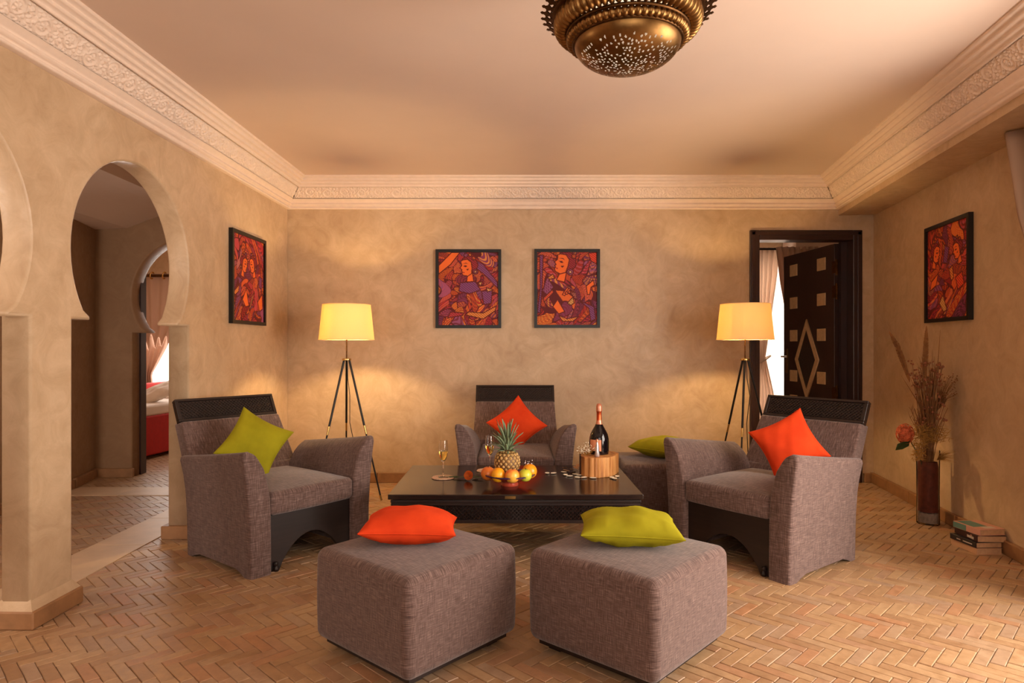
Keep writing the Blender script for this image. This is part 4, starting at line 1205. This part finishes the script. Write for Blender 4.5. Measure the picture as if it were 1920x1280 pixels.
for j in range(n_r):
    zz = PH*(.07+.86*j/(n_r-1)); rr_ = PR*math.sqrt(max(0, 1-abs((zz/PH-.5)*2)**2.6)); n = max(7, int(rr_*2*PI/.024)); n = 15
    for k in range(n):
        a = 2*PI*(k+.5*(j % 2))/n; c = Vector((rr_*math.cos(a), rr_*math.sin(a), zz))
        g = bmesh.ops.create_cone(b.bm, cap_ends=True, segments=6, radius1=.0125*min(1, rr_/.05), radius2=.003, depth=.008)
        q = Vector((math.cos(a), math.sin(a), (zz/PH-.5)*1.0)).normalized().to_track_quat('Z', 'Y').to_matrix().to_4x4()
        bmesh.ops.transform(b.bm, matrix=Matrix.Translation(c+Vector((math.cos(a), math.sin(a), 0))*.001) @ q, verts=g['verts'])
tag(b.build('eyes', M['pineeye'], pn), kind='stuff')
def leaf_mesh(L, W_, curl):
    b = B(); n = 7; rows = []
    for k in range(n+1):
        t = k/n; y = L*math.sin(curl*t)/max(curl, .01) if curl > .01 else L*t
        out = L*(1-math.cos(curl*t))/max(curl, .01); w_ = W_*(1-t)**.75*(.75+.5*t)
        rows.append([b.bm.verts.new((-w_, out+.0, y)), b.bm.verts.new((0, out+w_*.45, y)), b.bm.verts.new((w_, out, y)), b.bm.verts.new((0, out+w_*.45+.0018, y))])
    for a, c in zip(rows, rows[1:]):
        for q in range(4): b.bm.faces.new((a[q], a[(q+1) % 4], c[(q+1) % 4], c[q]))
    bmesh.ops.remove_doubles(b.bm, verts=b.bm.verts, dist=.0002)
    bmesh.ops.recalc_face_normals(b.bm, faces=b.bm.faces)
    me = bpy.data.meshes.new('leaf'); b.bm.to_mesh(me); b.bm.free(); me.shade_smooth(); me.materials.append(M['pineleaf']); return me
LM = [leaf_mesh(.15, .014, .35), leaf_mesh(.130, .016, .6), leaf_mesh(.10, .016, .9), leaf_mesh(.065, .015, 1.0)]
rl = random.Random(4)
for ring, (n, z0, lm, tl) in enumerate(((6, .045, 0, 4), (9, .032, 0, 14), (10, .020, 1, 26), (10, .010, 2, 40), (9, .0, 3, 62))):
    for k in range(n):
        o = bpy.data.objects.new('leaf', LM[lm]); C.objects.link(o); o.parent = pn
        a = 2*PI*k/n+ring*.5+rl.uniform(-.12, .12); rr_ = .010+.004*ring
        o.location = (rr_*math.cos(a), rr_*math.sin(a), PH-.006+z0)
        o.rotation_euler = Euler((R(-tl-rl.uniform(-6, 6)), 0, a-PI/2), 'XYZ')
        s = rl.uniform(.85, 1.1); o.scale = (1, 1, s)

# ---------------- floor lamps
def make_lamp(label, th0):
    t = empty('floor_lamp', (0, 0, 0), 0, label, 'lamp', 'tripod floor lamps with yellow shades')
    hub = 1.108
    for k in range(3):
        a = th0+k*2*PI/3; d = Vector((math.cos(a), math.sin(a), 0))
        p0 = d*.022+Vector((0, 0, hub-.01)); p1 = d*.30+Vector((0, 0, .008))
        m_ = p0.lerp(p1, .47); m2 = p0.lerp(p1, .53)
        b = B(); b.tube([p0, m_], .0085, 10).tube([m2, p1], .0065, 10); lg_ = b.build('leg', M['black'], t, smooth=True)
        B().tube([p1-d*.012+Vector((0, 0, .04)), p1], .009, 8).build('foot_cap', M['brass_bright'], lg_, smooth=True); B().tube([m_, m2], .0072, 10).build('leg_joint', M['brass_bright'], lg_, smooth=True)
    B().lathe([(0, hub-.015), (.034, hub-.015), (.036, hub-.006), (.034, hub), (.012, hub+.004), (0, hub+.006)], 24).build('hub', M['brass_bright'], t, smooth=True)
    B().tube([(0, 0, hub), (0, 0, 1.40)], .006, 10).build('stem', M['brass_dark'], t, smooth=True)
    B().lathe([(.186, 1.532), (.214, 1.256), (.2125, 1.256), (.1845, 1.532)], 64, close=True).build('lamp_shade', M['shade'], t, smooth=40)
    b = B().tube([(.214*math.cos(2*PI*k/48), .214*math.sin(2*PI*k/48), 1.257) for k in range(49)], .0025, 5).tube([(.186*math.cos(2*PI*k/48), .186*math.sin(2*PI*k/48), 1.531) for k in range(49)], .0025, 5)
    for k in range(3): b.tube([(0, 0, 1.505), (.185*math.cos(k*2.094), .185*math.sin(k*2.094), 1.529)], .002, 5)
    b.tube([(0, 0, 1.40), (0, 0, 1.505)], .002, 5)
    b.build('shade_wire', M['shade'], t)
    B().ball((0, 0, 1.43), .03, u=16, v=10).build('bulb', M['bulb'], t, smooth=True)
    B().tube([(.006, -.006, hub-.02), (.012, -.01, .95), (.03, -.02, .82), (.02, .02, .6), (.06, .1, .3), (.09, .22, .012)], .003, 6).build('cord', M['cord'], t)
    return t
l1 = make_lamp('tripod floor lamp with lit yellow shade behind the left armchair', R(-15)); l1.location = (-1.303, 5.17, 0)
l2 = make_lamp('tripod floor lamp with lit yellow shade beside the door', R(3)); l2.location = (1.812, 5.10, 0)
LAMPC = (1, .66, .30)
for k, (x, y) in enumerate(((-1.303, 5.17), (1.812, 5.10))):
    pl = point('lamp_bulb_light', (x, y, 1.385), 44, LAMPC, .03)

# ---------------- ceiling lantern
CLX, CLY = .395, 2.25
cl = empty('ceiling_lantern', (CLX, CLY, 2.148), 0, 'pierced brass Moroccan ceiling lantern with ribbed rings and flame-shaped rim', 'lamp')
na, nr = 380, 62
a = np.linspace(0, 2*PI, na, endpoint=False)[:, None]; t = np.linspace(0, 1, nr)[None, :]
rd = .181*np.sin(t*PI/2)**1.0; zd = .096*(1-np.sqrt(np.clip(1-(rd/.1815)**2, 0, 1)))
V = np.stack([rd*np.cos(a), rd*np.sin(a), zd+a*0], -1)
seeds = []; rs3 = random.Random(9)
while len(seeds) < 640:
    rr_ = .162*math.sqrt(rs3.random()); aa = rs3.random()*2*PI; p_ = (rr_*math.cos(aa), rr_*math.sin(aa))
    if all((p_[0]-q[0])**2+(p_[1]-q[1])**2 > .0092**2 for q in seeds): seeds.append(p_)
    elif rs3.random() < .002: break
S = np.array(seeds); cx_ = (V[:, :-1, 0]+V[:, 1:, 0])/2; cy_ = (V[:, :-1, 1]+V[:, 1:, 1])/2
dm = np.min(np.hypot(cx_[..., None]-S[:, 0], cy_[..., None]-S[:, 1]), -1)
keep = dm > .0034
grid_mesh('pierced_dome', V, M['brass'], cl, keep=keep, wrap=True)
def ribbed(name, R0, z0, rad, nrib, amp, mat, n=None, tilt=0, sz=1):
    n = n or nrib*6; m_ = 18; V = np.zeros((n, m_+1, 3))
    for i in range(n):
        A = 2*PI*i/n; rr_ = rad*(1+amp*abs(math.cos(A*nrib/2))-amp)
        for j in range(m_+1):
            Bn = 2*PI*j/m_; x = R0+rr_*math.cos(Bn); V[i, j] = (x*math.cos(A), x*math.sin(A), z0+rr_*math.sin(Bn)*sz)
    return grid_mesh(name, V, mat, cl, wrap=True)
ribbed('rim_bead', .184, .094, .006, 8, 0, M['brass_dark'], 64)
ribbed('ribbed_ring', .191, .108, .018, 60, .30, M['brass'])
ribbed('fillet', .204, .124, .006, 8, 0, M['brass_dark'], 64)
ribbed('ribbed_ring', .221, .160, .032, 64, .30, M['brass'], sz=1.2)
ribbed('fillet', .246, .192, .006, 8, 0, M['brass_dark'], 64)
ribbed('ribbed_ring', .238, .212, .018, 64, .3, M['brass'])
B().lathe([(.235, .180), (.256, .186), (.258, .190), (.235, .200)], 64, close=True).build('crown_band', M['brass_dark'], cl, smooth=True)
tooth = [(-.010, 0), (-.013, .010), (-.006, .014), (-.012, .020), (-.016, .028), (-.008, .030), (-.004, .036), (-.006, .042), (0, .048), (.006, .042), (.004, .036), (.008, .030), (.016, .028), (.012, .020), (.006, .014), (.013, .010), (.010, 0)]
b = B(); b.prism(tooth, 2, -.0012, .0012); bmesh.ops.recalc_face_normals(b.bm, faces=b.bm.faces); tm = bpy.data.meshes.new('finial'); b.bm.to_mesh(tm); b.bm.free(); tm.materials.append(M['brass_dark'])
for k in range(44):
    a_ = 2*PI*k/44; o = bpy.data.objects.new('finial', tm); C.objects.link(o); o.parent = cl
    o.location = (.253*math.cos(a_), .253*math.sin(a_), .188); o.rotation_euler = Euler((R(14), 0, a_-PI/2), 'XYZ'); o.scale = (1.25, .95, 1.5)
B().lathe([(.246, .215), (.235, .27), (.18, .33), (.10, .37), (.05, .40), (.03, .45), (.03, .485), (.07, .50), (.075, .517), (0, .517)], 64, rf=lambda r_, z, a: 1+.02*abs(math.sin(a*24))).build('canopy', M['brass'], cl, smooth=True)
B().lathe([(.172, .097)]+[(.172*math.sin(k/12*PI/2), .012+.085*(1-math.cos(k/12*PI/2))) for k in range(11, -1, -1)], 48).build('added_diffuser', M['sheer'], cl, smooth=180)  # diffuser bowl added so the dome holes look bright cream
B().lathe([(0, .215), (.22, .215), (.225, .218)], 48).build('added_reflector', M['white_cloth'], cl)  # pale plate added to brighten the inside behind the holes
point('lantern_bulb_light', (CLX, CLY, 2.148+.15), .55, (1, .86, .66), .02)

# ---------------- vase with dried bouquet
vp = onh(1740, 981, 0); VX, VY = vp.x, vp.y
vz = empty('vase', (VX, VY, 0), 0, 'tall clear glass cylinder vase with pebbles on the floor at the right wall', 'vase')
B().lathe([(0, 0), (.066, 0), (.069, .004), (.067, .2), (.070, .50), (.0675, .50), (.0645, .2), (.066, .012), (0, .012)], 40).build('glass', M['thin'], vz, smooth=60)
b = B().lathe([(0, .013), (.0645, .013), (.0635, .078), (0, .084)], 24); rs4 = random.Random(2)
for k in range(150):
    a_ = rs4.random()*2*PI; b.ball((.0605*math.cos(a_), .0605*math.sin(a_), rs4.uniform(.018, .082)), .0055, u=6, v=4)
tag(b.build('pebbles', M['pebble'], vz, smooth=True), kind='stuff')
b = B().lathe([(0, .085), (.063, .085), (.0635, .2), (.0635, .37), (.055, .42), (0, .43)], 24, rf=lambda r_, z, a: 1+.05*math.sin(a*7+z*20)); b.build('filler', M['potting'], vz, smooth=True)
bq = empty('dried_bouquet', (VX, VY, .1), 0, 'dried grass bouquet with two pampas plumes in the glass vase', 'flowers')
def VP(px, py, dy=0): q = at(px, py, VY+dy); return (q.x-VX, dy, q.z-.1)
st = B(); rs5 = random.Random(12)
def stemto(px, py, dy, r0=.0022, bend=.03):
    e = Vector(VP(px, py, dy)); s0 = Vector((rs5.uniform(-.03, .03), rs5.uniform(-.03, .03), .28)); m1 = s0.lerp(e, .45)+Vector((-e.x*.12, 0, bend))
    st.tube([s0, m1, e], [r0, r0*.8, r0*.5], 5); return e
heads = B()
for k in range(150):
    px = rs5.gauss(1740, 20); py = rs5.uniform(680, 800); dy = rs5.uniform(-.09, .06)
    if px < 1706 or px > 1780: continue
    if px > 1755: dy = -.09
    e = stemto(px, py, dy, rs5.uniform(.0020, .0042))
    if rs5.random() < .5:
        for q in range(4): heads.ball(e+Vector((rs5.gauss(0, .010), rs5.gauss(0, .01), rs5.gauss(0, .01))), rs5.uniform(.004, .009), u=6, v=4)
    elif rs5.random() < .6:
        for q in range(3): st.tube([e, e+Vector((rs5.uniform(-.03, .03), rs5.uniform(-.02, .02), rs5.uniform(.02, .06)))], [.0015, .0004], 4)
for (px, py, dy) in ((1763, 618, -.02), (1748, 655, 0), (1752, 668, .02), (1731, 660, .01), (1716, 700, 0), (1698, 690, -.03), (1690, 704, .0)):
    st.tube([Vector(VP(1742, 800, 0)), Vector(VP((1742+px)/2+4, (800+py)/2, dy)), Vector(VP(px, py, dy))], [.002, .0035, .0006], 5)
tag(st.build('stems', M['stem'], bq), kind='stuff'); tag(heads.build('seed_heads', M['dryflower'], bq, smooth=True), kind='stuff')
def plume(pts, rad, n, seed):
    b = B(); rs = random.Random(seed); P_ = [Vector(p) for p in pts]
    b.tube(P_, [.002]*len(P_), 5)
    for k in range(n):
        t = rs.random(); i = min(int(t*(len(P_)-1)), len(P_)-2); f_ = t*(len(P_)-1)-i; c = P_[i].lerp(P_[i+1], f_); ax = (P_[i+1]-P_[i]).normalized()
        w_ = rad*math.sin(min(1, t*.93+.07)*PI)**.7; d = Vector((rs.gauss(0, 1), rs.gauss(0, 1), rs.gauss(0, 1))).normalized(); d = (d-ax*d.dot(ax)).normalized()*w_+ax*.022
        b.tube([c, c+d*.7, c+d], [.0026, .0022, .0006], 3, cap=False)
    return b.build('pampas_plume', M['plume'], bq)
plume([VP(1706, 716), VP(1694, 680), VP(1683, 650), VP(1670, 626)], .019, 1000, 1)
plume([VP(1732, 730, -.03), VP(1734, 690, -.03), VP(1736, 650, -.03), VP(1737, 616, -.03)], .018, 1000, 2)
b = B()
for k in range(800):
    px = rs5.gauss(1738, 15); py = rs5.gauss(812, 9) if rs5.random() < .6 else rs5.uniform(800, 862); 
    if py > 830: px = rs5.gauss(1724, 6)
    p0 = Vector(VP(px, py, -.055+rs5.uniform(-.02, .03))); d = Vector((rs5.gauss(0, 1), rs5.gauss(0, .6), rs5.gauss(0, .8)))*.014
    b.tube([p0-d, p0, p0+d], [.0006, .002, .0006], 3, cap=False)
tag(b.build('moss_tuft', M['moss'], bq), kind='stuff')
b = B()
for k in range(70):
    p0 = Vector(VP(1757, 862, -.04)); p1 = Vector(VP(rs5.uniform(1766, 1795), rs5.uniform(843, 868), rs5.uniform(-.16, -.11)))
    b.tube([p0, p0.lerp(p1, .5)+Vector((0, 0, .01)), p1], [.0015, .001, .0004], 3, cap=False)
b.build('side_frond', M['moss'], bq)
b = B()
for k in range(60):
    px = rs5.uniform(1765, 1796); p0 = Vector(VP(1757, 770, 0)); p1 = Vector(VP(px, 700+rs5.uniform(0, 50), rs5.uniform(-.17, -.12))); b.tube([p0, p0.lerp(p1, .6)+Vector((0, 0, .02)), p1], [.0014, .001, .0006], 3, cap=False)
    b.ball(p1, .004, u=5, v=4)
b.build('wispy_spray', M['stem'], bq)
b = B().ball(Vector(VP(1764, 691, -.03)), .011, 1.4, 1.2, .6).ball(Vector(VP(1764, 689, -.03)), .014, 1.2, 1, .35); b.build('pale_flower_head', M['petal_brown'], bq, smooth=True)
of = empty('orange_flower', (VX, VY, .3), 0, 'orange clustered flower with a dark green leaf at the left of the vase', 'flower')
def VF(px, py, dy=0): q = at(px, py, VY+dy); return Vector((q.x-VX, dy, q.z-.3))
b = B(); cc = VF(1697, 813, -.06); rs6 = random.Random(8)
for k in range(90):
    d = Vector((rs6.gauss(0, 1), rs6.gauss(0, 1), rs6.gauss(0, 1))).normalized(); c = cc+Vector((d.x*.052, d.y*.045, d.z*.064))
    q = d.to_track_quat('Z', 'Y').to_matrix()
    for a_ in range(4):
        aa = a_*PI/2+k; tip = c+q @ Vector((math.cos(aa)*.017, math.sin(aa)*.017, .002)); l_ = c+q @ Vector((math.cos(aa+.5)*.012, math.sin(aa+.5)*.012, .004)); r_ = c+q @ Vector((math.cos(aa-.5)*.012, math.sin(aa-.5)*.012, .004))
        vv = [b.bm.verts.new(p) for p in (c, r_, tip, l_)]; b.bm.faces.new(vv)
b.ball(cc, .040, 1.1, 1, 1.4)
tag(b.build('blossom_cluster', M['petal_orange'], of), kind='stuff')
B().tube([cc, VF(1712, 835, -.05), VF(1726, 862, -.02), VF(1734, 900, 0)], .003, 6).build('stem', M['dgreen'], of)
b = B(); lp = [VF(1679, 844, -.08), VF(1683, 832, -.085), VF(1694, 828, -.09), VF(1706, 827, -.07), VF(1704, 836, -.06), VF(1692, 842, -.065)]
va = [b.bm.verts.new(p) for p in lp]; vb_ = [b.bm.verts.new(p+Vector((0, .002, 0))) for p in lp]; b.bm.faces.new(va); b.bm.faces.new(vb_[::-1])
for k in range(6): b.bm.faces.new((va[k], va[(k+1) % 6], vb_[(k+1) % 6], vb_[k]))
b.build('leaf', M['dgreen'], of)

# ---------------- books
def book(z, h, w_, d, spine, cover, rz, off, label, marks=()):
    t = empty('book', (2.705+off[0], 3.86+off[1], z), rz, label, 'book', 'books stacked on the floor by the vase')
    ct = .0022
    b = B().box(0, w_, -.0, d, 0, ct).box(0, w_, 0, d, h-ct, h).box(-.002, ct, 0, d, 0, h); b.build('cover', [spine if cover is None else cover], t, bevel=.0008, seg=1)
    B().box(-.0026, -.0018, .001, d-.001, .001, h-.001).build('spine', spine, t)
    B().box(ct, w_-.004, .003, d-.003, ct, h-ct).build('pages', M['pageedge'], t)
    for (y0, y1, z0, z1, mm) in marks: B().box(-.0032, -.0024, y0, y1, z0, z1).build('spine_print', mm, t)
    return t
mk = lambda n, c, r_=.5: simple(n, c, r_)
bcream, bblack, bwine, bteal, bpink, bwhite = mk('cream_cover', srgb(206, 160, 122)), mk('black_cover', srgb(38, 30, 32), .35), mk('wine_cover', srgb(52, 18, 22), .35), mk('teal_cover', srgb(96, 132, 118)), mk('pink_cover', srgb(206, 150, 128)), mk('print_white', srgb(206, 190, 176))
book(0, .036, .150, .215, bcream, None, R(2), (-.02, -.075), 'cream-spined book at the bottom of the floor stack')
book(.0365, .032, .160, .205, bblack, None, R(4), (-.022, -.07), 'black-spined book second from the bottom of the stack', [(.03, .10, .012, .018, bwhite), (.12, .15, .012, .018, bwhite)])
book(.069, .038, .165, .21, bwine, None, R(-3), (-.012, -.065), 'dark wine-red book second from the top of the stack', [(.03, .09, .008, .022, bwhite), (.045, .06, .024, .030, bpink)])
bk = book(.1075, .036, .160, .20, bpink, None, R(6), (.0, -.07), 'pastel book with teal spine end on top of the stack', [(.10, .198, .002, .034, bteal)])
B().box(.01, .10, .06, .19, .036, .0364).build('cover_print', bteal, bk)
B().box(.05, .12, .02, .06, .0363, .0366).build('cover_print', bwhite, bk)
